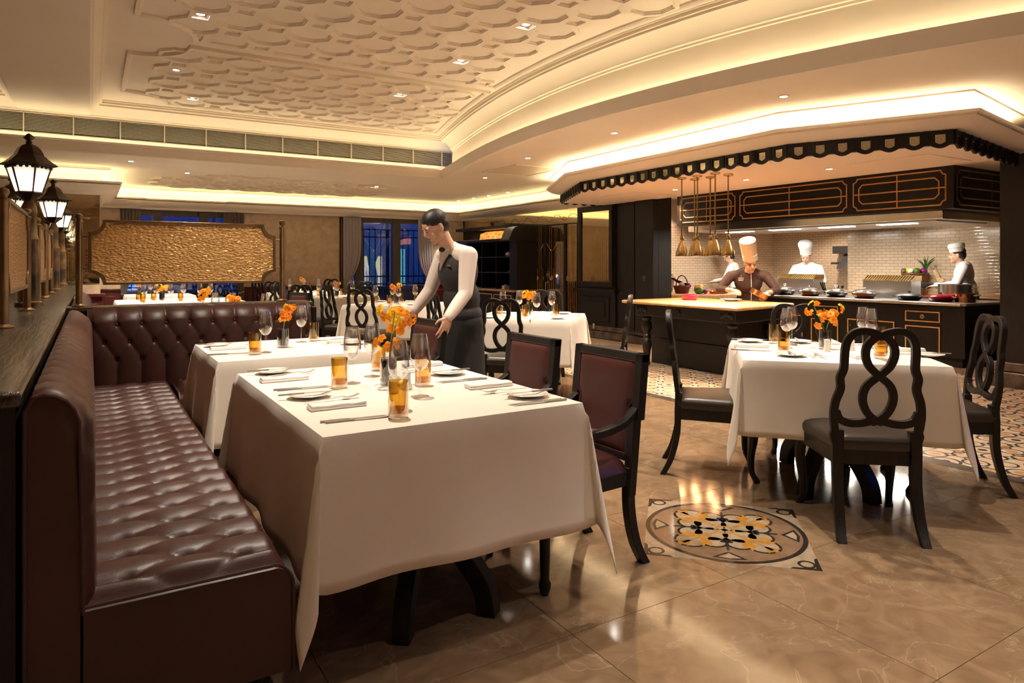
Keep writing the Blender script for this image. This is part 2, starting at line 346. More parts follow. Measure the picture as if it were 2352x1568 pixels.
# ---------------------------------------------------------------- the setting: floor
ZL, ZC = 2.70, 3.35          # lower ceiling, raised tray ceiling
floor = struct('floor', MB().box(-4, 12.6, -4, 14.6, -.15, -.012), 'marble')
TS = .80; gap = .0012
tile_me = MB().box(gap, TS-gap, gap, TS-gap, -.012, 0).mesh('floor_tile', 'marble', smooth=0)
for i in range(6):
    for j in range(-1, 18):
        x0 = -.18+i*TS; y0 = .3+j*TS
        inst('floor_tile', tile_me, floor, (x0, y0, 0))
MB().box(-4, -.18, -4, 14.6, -.012, 0).box(-.18, 4.62, -4, -.5, -.012, 0).obj('floor_slab', 'marble', floor, smooth=0)
MB().box(4.62, 4.74, -4, 14.6, -.012, .0005).obj('floor_border', 'stone_dark', floor, smooth=0)
OT = .5
ot_me = MB().box(-OT/2+.0008, OT/2-.0008, -OT/2+.0008, OT/2-.0008, -.012, 0).mesh('ornament_tile', 'ornament_tile', smooth=0)
for i in range(9):
    for j in range(20):
        inst('ornament_tile', ot_me, floor, (4.74+OT*(i+.5), 1.3+OT*(j+.5), 0))
MB().box(4.74, 9.24, 11.3, 14.6, -.012, 0).box(9.24, 12.6, -4, 14.6, -.012, 0).box(4.74, 9.24, -4, 1.3, -.012, 0).obj('kitchen_floor_slab', 'ornament_tile', floor, smooth=0)
# inlaid marble medallion (corners towards +-X and +-Y)
def disc(cx, cy_, r, n=28): return [(cx+r*math.cos(2*PI*k/n), cy_+r*math.sin(2*PI*k/n)) for k in range(n)]
MEDC = (2.60, 2.26)
med = MB().prism([(.52,0),(0,.52),(-.52,0),(0,-.52)], -.001, .0004).obj('floor_medallion', 'med_cream', floor, (MEDC[0], MEDC[1], 0), smooth=0)
def inlay(name, polys, mat, z):
    mb = MB()
    for p in polys: mb.prism(p, 0, z)
    return mb.obj(name, mat, med, smooth=0)
MB().ring(disc(0,0,.372,64), disc(0,0,.350,64), 0, .0008).obj('inlay_ring', 'med_dark', med, smooth=0)
MB().ring(disc(0,0,.350,64), disc(0,0,.12,64), 0, .0007).obj('inlay_ring', 'med_brown', med, smooth=0)
lobes = []; lob2 = []
for k in range(4):
    a = k*PI/2; c, s_ = math.cos(a), math.sin(a)
    R = lambda x, y: (x*c-y*s_, x*s_+y*c)
    for (x, y, r) in ((.225, 0, .080), (.150, .070, .066), (.150, -.070, .066), (.09, 0, .09)):
        lobes.append(disc(*R(x, y), r)); lob2.append(disc(*R(x, y), r-.013))
    inlay('inlay_leaf', [[R(*p) for p in ((.06,-.006),(.25,-.006),(.25,.006),(.06,.006))],
                         [R(*p) for p in ((.23,0),(.29,.045),(.275,.0),(.29,-.045))], [R(*p) for p in ((.235,.008),(.305,.012),(.305,-.012),(.235,-.008))]]
          +[[R(x, y*sg) for x, y in ((.10,.012),(.15,.03),(.165,.075),(.20,.10),(.205,.07),(.235,.085),(.215,.035),(.16,.008))][::sg] for sg in (1,-1)], 'med_gold', .0017)
    b = a+PI/4; c2_, s2_ = math.cos(b), math.sin(b); R2 = lambda x, y: (x*c2_-y*s2_, x*s2_+y*c2_)
    inlay('inlay_club', [disc(*R2(.125,0), .02, 14), disc(*R2(.145,.016), .014, 12), disc(*R2(.145,-.016), .014, 12), [R2(*p) for p in ((.08,0),(.125,.014),(.125,-.014))][::-1], [R2(*p) for p in ((.14,-.008),(.24,-.006),(.24,.006),(.14,.008))]], 'med_dark', .0018)
    inlay('inlay_spandrel', [[R2(*p) for p in ((.255,0),(.325,.075),(.34,0),(.325,-.075))][::-1]], 'med_dark', .0010)
    inlay('inlay_spandrel', [[R2(*p) for p in ((.275,0),(.318,.05),(.326,0),(.318,-.05))][::-1]], 'med_cream', .0013)
    MB().ring(disc(*R(.445,0), .038, 20), disc(*R(.445,0), .026, 20), 0, .0011).obj('inlay_scroll', 'med_dark', med, smooth=0)
    inlay('inlay_corner', [[R(*p) for p in ((.52,0),(.43,.09),(.43,.07),(.49,.0),(.43,-.07),(.43,-.09))]], 'med_dark', .0009)
inlay('inlay_outline', lobes, 'med_dark', .0011); inlay('inlay_field', lob2, 'med_cream', .0014)
MB().ring(disc(0,0,.05,30), disc(0,0,.036,30), 0, .0019).obj('inlay_ring', 'med_gold', med, smooth=0)

# ---------------------------------------------------------------- ceilings
AP = [(5.6, .3), (5.2, 1.2), (4.825, 1.9), (4.70, 2.2), (4.50, 2.65), (4.33, 3.2), (4.20, 3.92), (4.13, 4.64), (4.14, 5.65), (4.21, 6.58), (4.37, 7.9), (4.57, 8.97), (4.93, 10.1)]
cf = np.polyfit([p[1] for p in AP], [p[0] for p in AP], 4)
def arcx(y): return float(np.polyval(cf, y))
ARC = [(arcx(y), y) for y in np.linspace(0.0, 10.1, 60)]; ARCS = ARC[::4]+[ARC[-1]]
mb = MB()                                                     # lower ceiling right of the arc and beyond the vent wall
V = []; F = []
for x, y in ARC: V += [(x+.12, y, ZL), (12.6, y, ZL)]
for i in range(len(ARC)-1): F.append((2*i, 2*i+1, 2*i+3, 2*i+2))
mb.add(V, F)
mb.add([(-4, 10.1, ZL), (12.6, 10.1, ZL), (12.6, 14.6, ZL), (-4, 14.6, ZL)], [(0,1,2,3)])
ceiling = struct('ceiling', mb, 'plaster', recalc=False)
mb = MB().add([(-4, -4, ZC+.02), (6.6, -4, ZC+.02), (6.6, 10.4, ZC+.02), (-4, 10.4, ZC+.02)], [(0,1,2,3)])
tray = struct('ceiling_tray', mb, 'plaster', recalc=False)
# arc cornice: lip, light trough, cove wall and crown (offset to the right of travel is negative)
lipA = [(-.16, 2.74), (-.16, 2.71), (-.10, 2.693), (-.03, 2.68), (.0, 2.675), (.005, 2.695), (.02, 2.71), (.03, 2.74), (.045, 2.765), (.05, 2.80), (.035, 2.805), (.02, 2.80), (.02, 2.755), (-.16, 2.755)]
crownA = [(-.16, 2.755), (-.16, 3.13), (-.145, 3.135), (-.145, 3.155), (-.125, 3.16), (-.12, 3.19), (-.06, 3.255), (.0, 3.285), (.03, 3.295), (.03, 3.315), (.05, 3.32), (.05, 3.345), (.065, 3.35), (.065, 3.38)]
struct('trim_1', MB().sweep(ARC, lipA), 'plaster', recalc=False)
struct('trim_2', MB().sweep(ARC, crownA, caps=False), 'plaster', recalc=False)
st = MB().sweep(ARCS, [(-.06, 2.757), (-.11, 2.757), (-.11, 2.775), (-.06, 2.775)]).obj('cove_light_strip', 'cove_light', ); tag(st, 'warm light strip hidden in the curved ceiling cove', 'light strip')
# vent wall at the far end of the tray: travel towards -X so that 'left' faces the room (-Y)
VW = [(5.25, 10.1), (-3.6, 10.1)]
struct('trim_3', MB().sweep(VW, [(-.25, 2.74), (-.08, 2.72), (-.06, 2.69), (0, 2.68), (.02, 2.69), (.03, 2.72), (.06, 2.75), (.07, 2.79), (.085, 2.80), (.085, 2.825), (.05, 2.825), (.05, 2.76), (-.25, 2.76)]), 'plaster', recalc=False)
struct('trim_4', MB().sweep(VW, [(-.24, 3.18), (-.22, 3.185), (-.215, 3.205), (-.16, 3.25), (-.09, 3.29), (-.05, 3.30), (-.05, 3.32), (-.02, 3.33), (-.02, 3.35), (0, 3.355), (0, 3.38)], caps=False), 'plaster', recalc=False)
mb = MB().box(-4, 5.4, 10.35, 10.5, 2.715, 2.925).box(-4, 5.4, 10.35, 10.5, 3.155, 3.40).box(5.22, 5.4, 10.35, 10.5, 2.9, 3.2)
struct('wall_vent', mb, 'plaster')
st = MB().box(-3.6, 5.0, 10.17, 10.22, 2.762, 2.78).obj('cove_light_strip', 'cove_light'); tag(st, 'warm light strip in the ledge below the long air vent', 'light strip')
vent = thing('air_vent', 'long horizontal air vent grille of thin slats below the tray ceiling', 'air vent', (0, 10.35, 2.925))
MB().box(-3.6, 5.22, .07, .08, 0, .23).obj('backing', 'vent_dark', vent)
sl = MB().box(-3.6, 5.2, .0, .022, -.0024, .0024, rotm('X', .2)).mesh('slat', 'vent_paint', smooth=0)
for k in range(13): inst('slat', sl, vent, (0, .018, .012+k*.0172))
dv = MB().box(-.006, .006, -.004, .03, 0, .23).mesh('divider', 'vent_paint', smooth=0)
for k in range(17): inst('divider', dv, vent, (-3.3+k*.52, 0, 0))
MB().box(-3.6, 5.21, -.005, .02, -.012, .0).box(-3.6, 5.21, -.005, .02, .23, .242).obj('frame', 'vent_paint', vent)
# beam over the booth divider, with crown to the tray
struct('ceiling_beam', MB().box(-.76, 0, -4, 10.34, 3.20, 3.42), 'plaster')
struct('trim_5', MB().sweep([(0, 10.2), (0, -4)], [(0, 3.20), (.012, 3.205), (.012, 3.225), (.03, 3.23), (.05, 3.27), (.09, 3.30), (.10, 3.30), (.10, 3.32), (.13, 3.33), (.13, 3.38)], caps=False), 'plaster', recalc=False)
struct('trim_6', MB().sweep([(-.76, -4), (-.76, 10.2)], [(0, 3.20), (.012, 3.205), (.012, 3.225), (.03, 3.23), (.05, 3.27), (.09, 3.30), (.10, 3.30), (.10, 3.32), (.13, 3.33), (.13, 3.38)], caps=False), 'plaster', recalc=False)

# coffers: octagons and squares with stepped edges, each a piece of its own
Q = .305; P_ = Q*math.sqrt(2)
def ngon(r, n, a0): return [(r*math.cos(a0+2*PI*k/n), r*math.sin(a0+2*PI*k/n)) for k in range(n)]
def coffer_mesh(name, n, r_out, a0, steps, zb):
    mb = MB(); rings = [(r_out, 0.0), (r_out, -zb)]+[(r_out*f, -zb*(1-h)) for f, h in steps]
    V = []; F = []
    for r, z in rings: V += [(x, y, z) for x, y in ngon(r, n, a0)]
    for i in range(len(rings)-1):
        for k in range(n): F.append((i*n+k, i*n+(k+1)%n, (i+1)*n+(k+1)%n, (i+1)*n+k))
    return MB().add(V, F).mesh(name, 'plaster', smooth=0, recalc=False)
oc_me = coffer_mesh('coffer', 8, P_/2/math.cos(PI/8), PI/8, ((.83, 0), (.83, .35), (.79, .35), (.79, .7), (.75, .7), (.75, 1)), .026)
sq_me = coffer_mesh('coffer', 4, P_*(math.sqrt(2)-1)/2*math.sqrt(2), PI/4, ((.72, 0), (.72, .4), (.62, .4), (.62, 1)), .026)
def coffers(parent, x0, y0, inside, irange, jrange, z):
    for i in irange:
        for j in jrange:
            x, y = x0+i*Q, y0+j*Q
            if inside(x, y): inst('coffer', sq_me if (i+j) % 2 == 0 else oc_me, parent, (x, y, z))
def scoop(x, y, xl, yl, yh, r=.57):
    return x > xl+.17 and yl+.10 < y < yh-.10 and math.hypot(x-xl+.03, y-yl+.03) > r and math.hypot(x-xl+.03, y-yh-.03) > r
coffers(tray, 3.225, 4.985, lambda x, y: scoop(x, y, .34, -.4, 6.95) and x < arcx(max(y, 0))-.34, range(-11, 6), range(-16, 8), ZC+.02)
coffers(tray, 3.225, 7.822, lambda x, y: scoop(x, y, .34, 7.17, 9.85) and x < arcx(y)-.34, range(-11, 6), range(-3, 8), ZC+.02)
coffers(ceiling, 3.2, 12.7, lambda x, y: 1.0 < x < 5.0 and 11.75 < y < 13.75 and min(math.hypot(x-a, y-b) for a in (.8, 5.2) for b in (11.6, 13.9)) > .6, range(-8, 7), range(-4, 5), ZL)
def panel_edge(xl, yl, yh, r, right):
    pts = []
    n = 9
    for k in range(n): a = PI/2*k/(n-1); pts.append((xl+r*math.cos(a) if True else 0, yl+r*math.sin(a)))
    pts = [(xl+r*math.cos(a), yl+r*math.sin(a)) for a in np.linspace(0, PI/2, n)]
    pts += [(xl+r*math.cos(a), yh+r*math.sin(a)) for a in np.linspace(-PI/2, 0, n)]
    ys = np.linspace(yh, yl, 14)
    return pts+[(right(y), y) for y in ys]
for nm, (yl, yh) in (('trim_7', (-.4, 6.95)), ('trim_8', (7.17, 9.85))):
    pe = panel_edge(.34, yl, yh, .50, lambda y: arcx(max(y, 0))-.16)
    struct(nm, MB().sweep(pe, [(-.02, 3.38), (-.02, 3.355), (-.008, 3.345), (.008, 3.335), (.03, 3.335), (.03, 3.38)], closed=True), 'plaster', parent=tray, recalc=False)

# ---------------------------------------------------------------- walls
WY = 14.4; WC = WY-.006
win = [(.476, 2.61), (4.553, 6.75)]
mb = MB()
for x0, x1 in ((-4, .476), (2.61, 4.553), (6.75, 12.6)): mb.box(x0, x1, WY, WY+.2, 0, ZL)
for x0, x1 in win: mb.box(x0, x1, WY, WY+.2, 2.30, ZL)
struct('wall_far', mb, 'wallpaper')
MB_w = MB()
for x0, x1 in ((.13, .476), (2.61, 4.553), (6.75, 7.54)):
    MB_w.box(x0, x1, WY-.03, WY, 0, .80).box(x0, x1, WY-.055, WY, .80, .835)
    MB_w.box(x0+.08, x1-.08, WY-.042, WY-.03, .16, .70)
struct('wall_far_wainscot', MB_w, 'burgundy_wood', bevel=.006)
for i, (x0, x1) in enumerate(win):
    w = thing('window_%d' % (i+1), 'tall dark-framed window with dusk outside', 'window'); w['kind'] = 'structure'; del w['category']; del w['label']
    fr = MB()
    ms = [x0+.02, x0+.36, x0+1.23, x0+1.50, x1-.02] if i else [x0+.02, x0+.62, x0+1.52, x1-.02]
    ms = [x0+.45, x0+1.32] if i else [x0+.60, x0+1.40]
    fr.box(x0, x0+.06, WY+.05, WY+.15, 0, 2.3).box(x1-.06, x1, WY+.05, WY+.15, 0, 2.3).box(x0, x1, WY+.05, WY+.15, 2.2, 2.3).box(x0, x1, WY+.05, WY+.15, 0, .12)
    for mx_ in ms: fr.box(mx_-.09, mx_+.09, WY+.03, WY+.17, 0, 2.3)
    fr.obj('window_frame', 'window_frame', w, bevel=.006)
    ed = [x0+.06]+ms+[x1-.06]
    for a, b_ in zip(ed[:-1], ed[1:]): MB().box(a, b_, WY+.098, WY+.102, .12, 2.2).obj('pane', 'window_glass', w, smooth=0)
# right wall with mirrored panels, dark panelling, kitchen opening
RX = 7.54
struct('wall_right', MB().box(RX, RX+.2, 8.55, 14.6, 0, ZL).box(RX-.02, RX+.25, 7.83, 8.55, 0, 2.6), 'dark_wood')
struct('wall_kitchen_side', MB().box(8.19, 12.6, -4, 3.43, 0, ZL), 'dark_wood')
struct('wall_back', MB().box(-4, 12.6, -4.2, -4, 0, 3.5), 'wallpaper')
struct('wall_left', MB().box(-4.2, -4, -4.2, 14.6, 0, 3.5), 'wallpaper')
def uvwall(name, mb, parent=None):
    o = struct(name, mb, 'subway_tile', parent, smooth=0); me = o.data; uv = me.uv_layers.new(name='UVMap')
    for p in me.polygons:
        for li in p.loop_indices:
            co = me.vertices[me.loops[li].vertex_index].co
            uv.data[li].uv = (co.y if abs(p.normal.x) > .5 else co.x, co.z)
    return o
uvwall('wall_kitchen_far', MB().box(RX+.2, 12.4, 9.3, 9.5, 0, 2.0))
struct('wall_kitchen_upper', MB().box(RX+.2, 12.4, 9.3, 9.5, 2.0, ZL), 'plaster_kitchen')
uvwall('wall_kitchen_back', MB().box(12.2, 12.4, 6.7, 9.3, 0, ZL))
uvwall('wall_kitchen_front', MB().box(11.0, 12.4, 3.43, 6.9, 0, ZL))
mb = MB().box(5.9, 7.45, 3.2, 9.1, 2.29, 2.31)
CV = [(7.54, 9.13), (6.606, 9.133), (5.788, 7.541), (5.653, 4.147), (6.204, 2.944), (8.093, 3.239), (8.25, 3.30)]
mb = MB().prism([(7.45, 9.13)]+CV[1:5]+[(7.45, 3.14)], 2.29, 2.33)
struct('ceiling_kitchen_soffit', mb, 'plaster_kitchen')
struct('ceiling_kitchen', MB().box(7.45, 12.4, 3.0, 9.5, 2.50, 2.54).box(7.44, 7.47, 3.14, 9.13, 2.29, 2.52), 'plaster_kitchen')
# kitchen canopy: lip, trough and crown
CO = CV[::-1]
struct('trim_9', MB().sweep(CO, [(-.05, 2.42), (.0, 2.42), (.04, 2.425), (.09, 2.435), (.16, 2.46), (.20, 2.485), (.215, 2.49), (.215, 2.505), (.24, 2.51), (.24, 2.535), (.215, 2.535), (.20, 2.49), (.04, 2.47), (-.05, 2.47)]), 'plaster', recalc=False)
struct('trim_10', MB().sweep(CO, [(.03, 2.46), (.03, 2.60), (.05, 2.605), (.05, 2.62), (.07, 2.63), (.11, 2.66), (.18, 2.68), (.19, 2.685), (.19, 2.70)], caps=False), 'plaster', recalc=False)
st = MB().sweep(CO, [(.09, 2.478), (.14, 2.478), (.14, 2.49), (.09, 2.49)]).obj('cove_light_strip', 'cove_light_kitchen'); tag(st, 'bright light strip in the cove above the kitchen canopy', 'light strip')
# cornices of the far wall, the right wall and the mirrored partition
lipW = [(0, 2.30), (.03, 2.305), (.05, 2.33), (.07, 2.34), (.13, 2.36), (.20, 2.40), (.23, 2.43), (.24, 2.44), (.24, 2.46), (.265, 2.465), (.265, 2.49), (.24, 2.49), (.24, 2.45), (0, 2.44)]
crW = [(.0, 2.44), (.0, 2.58), (.02, 2.585), (.02, 2.60), (.05, 2.63), (.10, 2.66), (.12, 2.665), (.12, 2.685), (.14, 2.69), (.14, 2.70)]
farp = [(7.535, WC), (4.60, WC), (4.60, WY-.10), (2.50, WY-.10), (2.50, WC), (.60, WC), (.60, WY-.10), (.135, WY-.10)]
rightp = [(7.535, 8.9), (7.535, WC)]
partp = [(.135, WY-.1), (.135, 11.795), (-4, 11.795)]
k = 0
corn = rightp+farp[1:]+partp[1:]
struct('trim_11', MB().sweep(corn, lipW), 'plaster', recalc=False); struct('trim_12', MB().sweep(corn, crW, caps=False), 'plaster', recalc=False)
st = MB().sweep(corn, [(.09, 2.452), (.14, 2.452), (.14, 2.465), (.09, 2.465)]).obj('cove_light_strip', 'cove_window'); tag(st, 'warm light strip in the cornice over the far windows', 'light strip')
struct('wall_partition', MB().box(-4, .13, 11.8, 14.4, 0, 2.46), 'wallpaper')
mp_ = thing('wall_mirror', 'large antique mirror covering the partition behind the street lamps', 'mirror', (-1.9, 11.795, 1.55))
MB().box(-2.0, 2.02, -.008, 0, -.55, .75).obj('mirror_glass', 'mirror', mp_, smooth=0)
ln = MB()
for z in (.42,): ln.box(-2.0, 1.55, -.010, -.008, z, z+.006).box(1.75, 2.02, -.010, -.008, z, z+.006)
ln.box(1.55, 1.556, -.010, -.008, -.55, .42).box(1.75, 1.756, -.010, -.008, -.55, .42)
ln.tube([(1.55, -.01, .42), (1.65, -.01, .56), (1.75, -.01, .42)], .003, 4)
ln.obj('mirror_joint', 'bronze', mp_)
struct('wall_partition_panel', MB().box(-3.9, .16, 11.76, 11.8, 0, .80).box(-3.9, .19, 11.72, 11.8, .80, .85).box(-.5, .10, 11.745, 11.77, .2, .7), 'burgundy_wood', bevel=.006)

# dark panelling on the right wall
pn = thing('wall_panel', 'dark wood panelling with a tall framed mirror beside the kitchen', 'wall panel', (RX, 9.4, 0))
MB().box(-.03, 0, -.55, .50, .22, 2.45).obj('board', 'dark_wood', pn)
# framed mirror in local YZ: Y -.42..+.35, z .98..2.2
y0, y1, z0, z1 = -.423, .346, .98, 2.20
fm = MB()
for a, b_, c, d in ((y0-.09, y1+.09, z1, z1+.09), (y0-.09, y1+.09, z0-.09, z0), (y0-.09, y0, z0, z1), (y1, y1+.09, z0, z1)): fm.box(-.07, -.03, a, b_, c, d)
fm.obj('mirror_frame', 'dark_wood', pn, bevel=.012)
MB().box(-.045, -.032, y0, y1, z0, z1).obj('mirror_glass', 'mirror', pn, smooth=0)
et = MB()
for k in range(9): et.box(-.047, -.045, y0+.03+k*.055, y0+.036+k*.055, z0, z0+.75)
for rr in (.10, .13, .16): et.tube([(-.047, y1-.22+rr*math.cos(t), z0+rr*math.sin(t)*.8) for t in np.linspace(0, PI, 12)], .003, 4)
et.obj('etched_line', 'brass', pn)
MB().box(-.09, 0, -.60, .55, .80, .86).obj('dado_rail', 'dark_wood', pn, bevel=.012)
rp = MB().box(-.05, -.03, -.40, .34, .30, .72); rp.box(-.065, -.05, -.30, .24, .38, .64); rp.obj('raised_panel', 'dark_wood', pn, bevel=.012)
MB().box(-.075, -.065, -.05, .0, .16, .25).obj('socket', 'socket_plate', pn, bevel=.004)
sk = MB().box(RX-.09, RX, 7.83, 14.4, 0, .13).box(RX-.06, RX, 7.83, 14.4, .13, .22)
struct('baseboard_right', sk, 'stone_dark', bevel=.012)
struct('baseboard_kitchen', MB().box(8.10, 8.19, -4, 3.5, 0, .16).box(8.13, 8.19, -4, 3.5, .16, .26), 'stone_dark', bevel=.012)
pil = MB().box(RX-.10, RX-.02, 8.30, 8.52, .2, 2.55).box(RX-.14, RX-.02, 7.83, 8.24, .2, 2.4)
pl = pil.obj('pilaster', 'dark_wood', bevel=.006); tag(pl, 'black wooden pilaster between the framed mirror and the kitchen', 'pilaster')
MB().box(RX-.15, RX-.14, 8.0, 8.05, 1.02, 1.10).obj('light_switch', 'stone_dark', pl)
MB().box(RX-.112, RX-.10, 8.25, 8.262, .7, 2.35).obj('metal_strip', 'bronze', pl)
# mirrored doors with etched lines
md = thing('mirror_door', 'antique mirrored double doors with etched lines beside the cabinet', 'door', (RX, 10.6, 0))
for k, (a, b_) in enumerate(((-.68, -.36), (-.30, .30), (.34, .64))):
    MB().box(-.025, -.01, a, b_, .22, 2.02).obj('door_leaf', 'mirror', md, smooth=0)
MB().box(-.02, -.005, -.70, 3.7, 2.04, 2.32).obj('transom', 'mirror', md, smooth=0)
et = MB()
for k in range(22): et.box(-.029, -.025, -.66+k*.06, -.655+k*.06, .25, 2.0 if k % 3 else 1.2)
for c0 in (-.5, .0, .48):
    for rr in (.10, .13, .16): et.tube([(-.029, c0+rr*math.cos(t), .98+rr*.7*math.sin(t)) for t in np.linspace(0, PI, 12)], .004, 4)
et.tube([(-.029, -.68+.02*i, 1.62+.08*math.sin(i*.28)) for i in range(66)], .003, 4)
et.tube([(-.024, -.68+.04*i, 2.16+.06*math.sin(i*.5)) for i in range(80)], .003, 4)
et.obj('etched_line', 'brass', md)
MB().box(-.05, -.01, -.36, -.30, .2, 2.04).box(-.05, -.01, .30, .34, .2, 2.04).box(-.05, -.01, .64, .66, .2, 2.04).obj('door_frame', 'dark_wood', md)
MB().tube([(-.03, .25, .72), (-.07, .25, .73), (-.07, .25, .93), (-.03, .25, .94)], .009, 8).obj('door_handle', 'steel', md)
MB().box(-.034, -.025, .20, .28, 1.02, 1.15).obj('push_plate', 'bronze', md)
fc = bpy.data.curves.new('pull_sign', 'FONT'); fc.body = 'PULL'; fc.size = .04; fc.align_x = 'CENTER'; fc.extrude = .001
ft = bpy.data.objects.new('pull_sign', fc); C.objects.link(ft); ft.parent = md; ft.location = (-.036, .24, 1.07); ft.rotation_euler = (PI/2, 0, -PI/2); fc.materials.append(M['vent_paint'])

# valance of scalloped panels with small panes
val = thing('canopy_valance', 'black scalloped valance with small gold panes around the kitchen canopy', 'valance', (0, 0, 2.42))
def val_outline(w, top, bot, rnd, n=9):
    pts = [(-w, top), (-w, bot)]
    pts += [(-w+2*w*k/(n-1), bot-rnd*math.sin(PI*k/(n-1))) for k in range(1, n-1)]
    return pts+[(w, bot), (w, top)]
RX90 = rotm('X', PI/2)
def valance_panel():
    mb = MB().ring(val_outline(.078, -.001, -.125, .028), val_outline(.055, -.022, -.108, .022), 0, .016, RX90)
    mb.ring(val_outline(.055, -.022, -.108, .022), val_outline(.040, -.034, -.098, .018), 0, .008, RX90)
    mb.box(-.101, -.078, -.024, 0, -.125, -.001).box(.078, .101, -.024, 0, -.125, -.001)
    for z in (-.02, -.05, -.08, -.108):
        for x in (-.0975, ): mb.ball((x, -.026, z), .008, 6, 4)
    mb.box(-.101, .101, 0, .03, -.12, -.001) if False else None
    return mb.mesh('valance_panel', 'dark_wood', smooth=0)
vp_me = valance_panel(); pane_me = MB().prism(val_outline(.041, -.033, -.098, .018), -.001, .004, RX90).mesh('pane', 'valance_glass', smooth=0)
bk_me = MB().box(-.101, .101, .004, .02, -.13, -.001).mesh('backing', 'dark_wood', smooth=0)
for (a, b_), n in zip(zip(CV[:-1], CV[1:]), (5, 9, 17, 7, 9, 0)):
    L_ = math.hypot(b_[0]-a[0], b_[1]-a[1])
    for k in range(n):
        t = (k+.5)/n; p = inst('valance_panel', vp_me, val, (a[0]+(b_[0]-a[0])*t, a[1]+(b_[1]-a[1])*t, 0), math.atan2(b_[1]-a[1], b_[0]-a[0]))
        p.scale = (L_/n/.202, 1, 1); inst('pane', pane_me, p); inst('backing', bk_me, p)

# ---------------------------------------------------------------- outside the windows
outside = struct('ground', MB().box(-3, 14, 14.7, 30, -.3, -.2), 'outside_ground')
sb = MB().box(-1, 9, 15.3, 15.6, -.2, .70).box(-1, 9, 15.25, 15.65, .70, .76); o = sb.obj('garden_wall', 'sill_brick', bevel=.01); tag(o, 'low dark brick garden wall outside the far windows', 'wall')
fe = thing('iron_fence', 'black iron fence with vertical bars outside the window', 'fence', (0, 15.45, .76))
bar_me = MB().box(-.009, .009, -.009, .009, 0, 1.35).mesh('bar', 'fence_metal', smooth=0)
for k in range(60): inst('bar', bar_me, fe, (0 + k*.14, 0, 0))
for z in (.04, .22, 1.15, 1.33): MB().box(-.2, 8.6, -.014, .014, z, z+.03).obj('rail', 'fence_metal', fe)
pm = MB().box(-.03, .03, -.03, .03, -.04, 1.5).mesh('post', 'fence_metal', smooth=0)
for x in (.5, 2.2, 5.35, 6.05): inst('post', pm, fe, (x, 0, 0))
sh = thing('shop_front', 'lit shop front across the street behind the fence', 'shop', (7.2, 21, -.2))
MB().box(-6, 6, .6, .9, 0, 4.5).obj('facade', 'shop_wall', sh)
MB().box(-.3, 1.05, .56, .6, .25, 1.75).obj('display_window', 'shop_light', sh); MB().box(-.3, .15, .50, .55, 1.0, 1.75).obj('red_banner', 'shop_red', sh)
MB().box(1.6, 1.85, .5, .55, .6, 2.0).obj('side_window', 'teal_light', sh)
aw = MB().prism([(.62*math.cos(t), .62*math.sin(t)) for t in np.linspace(0, PI, 16)], -.3, .0, rotm('X', PI/2)).obj('awning', 'red_awning', sh); aw.location = (3.1, .55, 1.55)
MB().box(2.65, 3.55, .5, .6, 0, 1.6).obj('red_door', 'red_awning', sh)
for x, z in ((2.85, 2.9), (2.92, 2.45)): MB().box(x, x+.2, .3, .4, z, z+.09).obj('wall_lamp', 'street_lamp', sh)
for x, lb in ((6.98+.15, 'cream shop mannequin on the left behind the fence'), (7.6, 'cream shop mannequin on the right behind the fence')):
    mb = MB().lathe([(.10, 0), (.12, .5), (.16, .62), (.12, .82), (.17, 1.08), (.16, 1.16), (.05, 1.24), (.045, 1.28), (.075, 1.34), (.085, 1.42), (.05, 1.5), (0, 1.51)], 14)
    mb.tube([(.16, 0, 1.13), (.22, 0, .9), (.2, -.05, .65)], [.05, .04, .03], 8).tube([(-.16, 0, 1.13), (-.22, 0, .9), (-.2, -.05, .65)], [.05, .04, .03], 8)
    o = mb.obj('mannequin', 'mannequin', loc=(x, 20.9, .05)); tag(o, lb, 'mannequin')
light('mannequin_fill', 'POINT', (.2, -.9, 1.9), sh, 25, (1, .85, .55), .05)  # added point light without a fitting, brightens the backlit mannequins
# trunk of a bare tree by the street
o = MB().tube([(7.05, 19.2, -.2), (7.1, 19.2, .9), (6.95, 19.2, 1.7), (6.4, 19.2, 2.6)], [.13, .11, .09, .05], 9).tube([(7.05, 19.2, 1.3), (7.3, 19.2, 1.9), (7.5, 19.2, 2.7)], [.08, .06, .03], 8).obj('tree_trunk', 'bread'); tag(o, 'bare forked tree trunk outside the far window', 'tree')
# ---------------------------------------------------------------- downlights
trim_me = MB().lathe([(.030, 0), (.044, -.001), (.046, -.005), (.033, -.006), (.030, -.001)], 20).mesh('trim_ring', 'plaster')
lens_me = MB().lathe([(.030, -.004), (0, -.0045)], 16, cap=False).mesh('lens', 'downlight_lens', smooth=0)
spot_d = {}
def downlight(x, y, z, label, e=1.0, spot=84, col=WARM, group='recessed ceiling downlights'):
    t = thing('downlight', label, 'downlight', (x, y, z), group=group)
    inst('trim_ring', trim_me, t); inst('lens', lens_me, t)
    key = (round(e, 2), spot, col)
    if key not in spot_d:
        d = bpy.data.lights.new('downlight_beam', 'SPOT'); d.energy = DOWN*e; d.color = col; d.shadow_soft_size = .035; d.spot_size = math.radians(spot); d.spot_blend = .45; spot_d[key] = d
    o = bpy.data.objects.new('beam', spot_d[key]); C.objects.link(o); o.parent = t; o.location = (0, 0, -.012)
ZT = ZC+.018
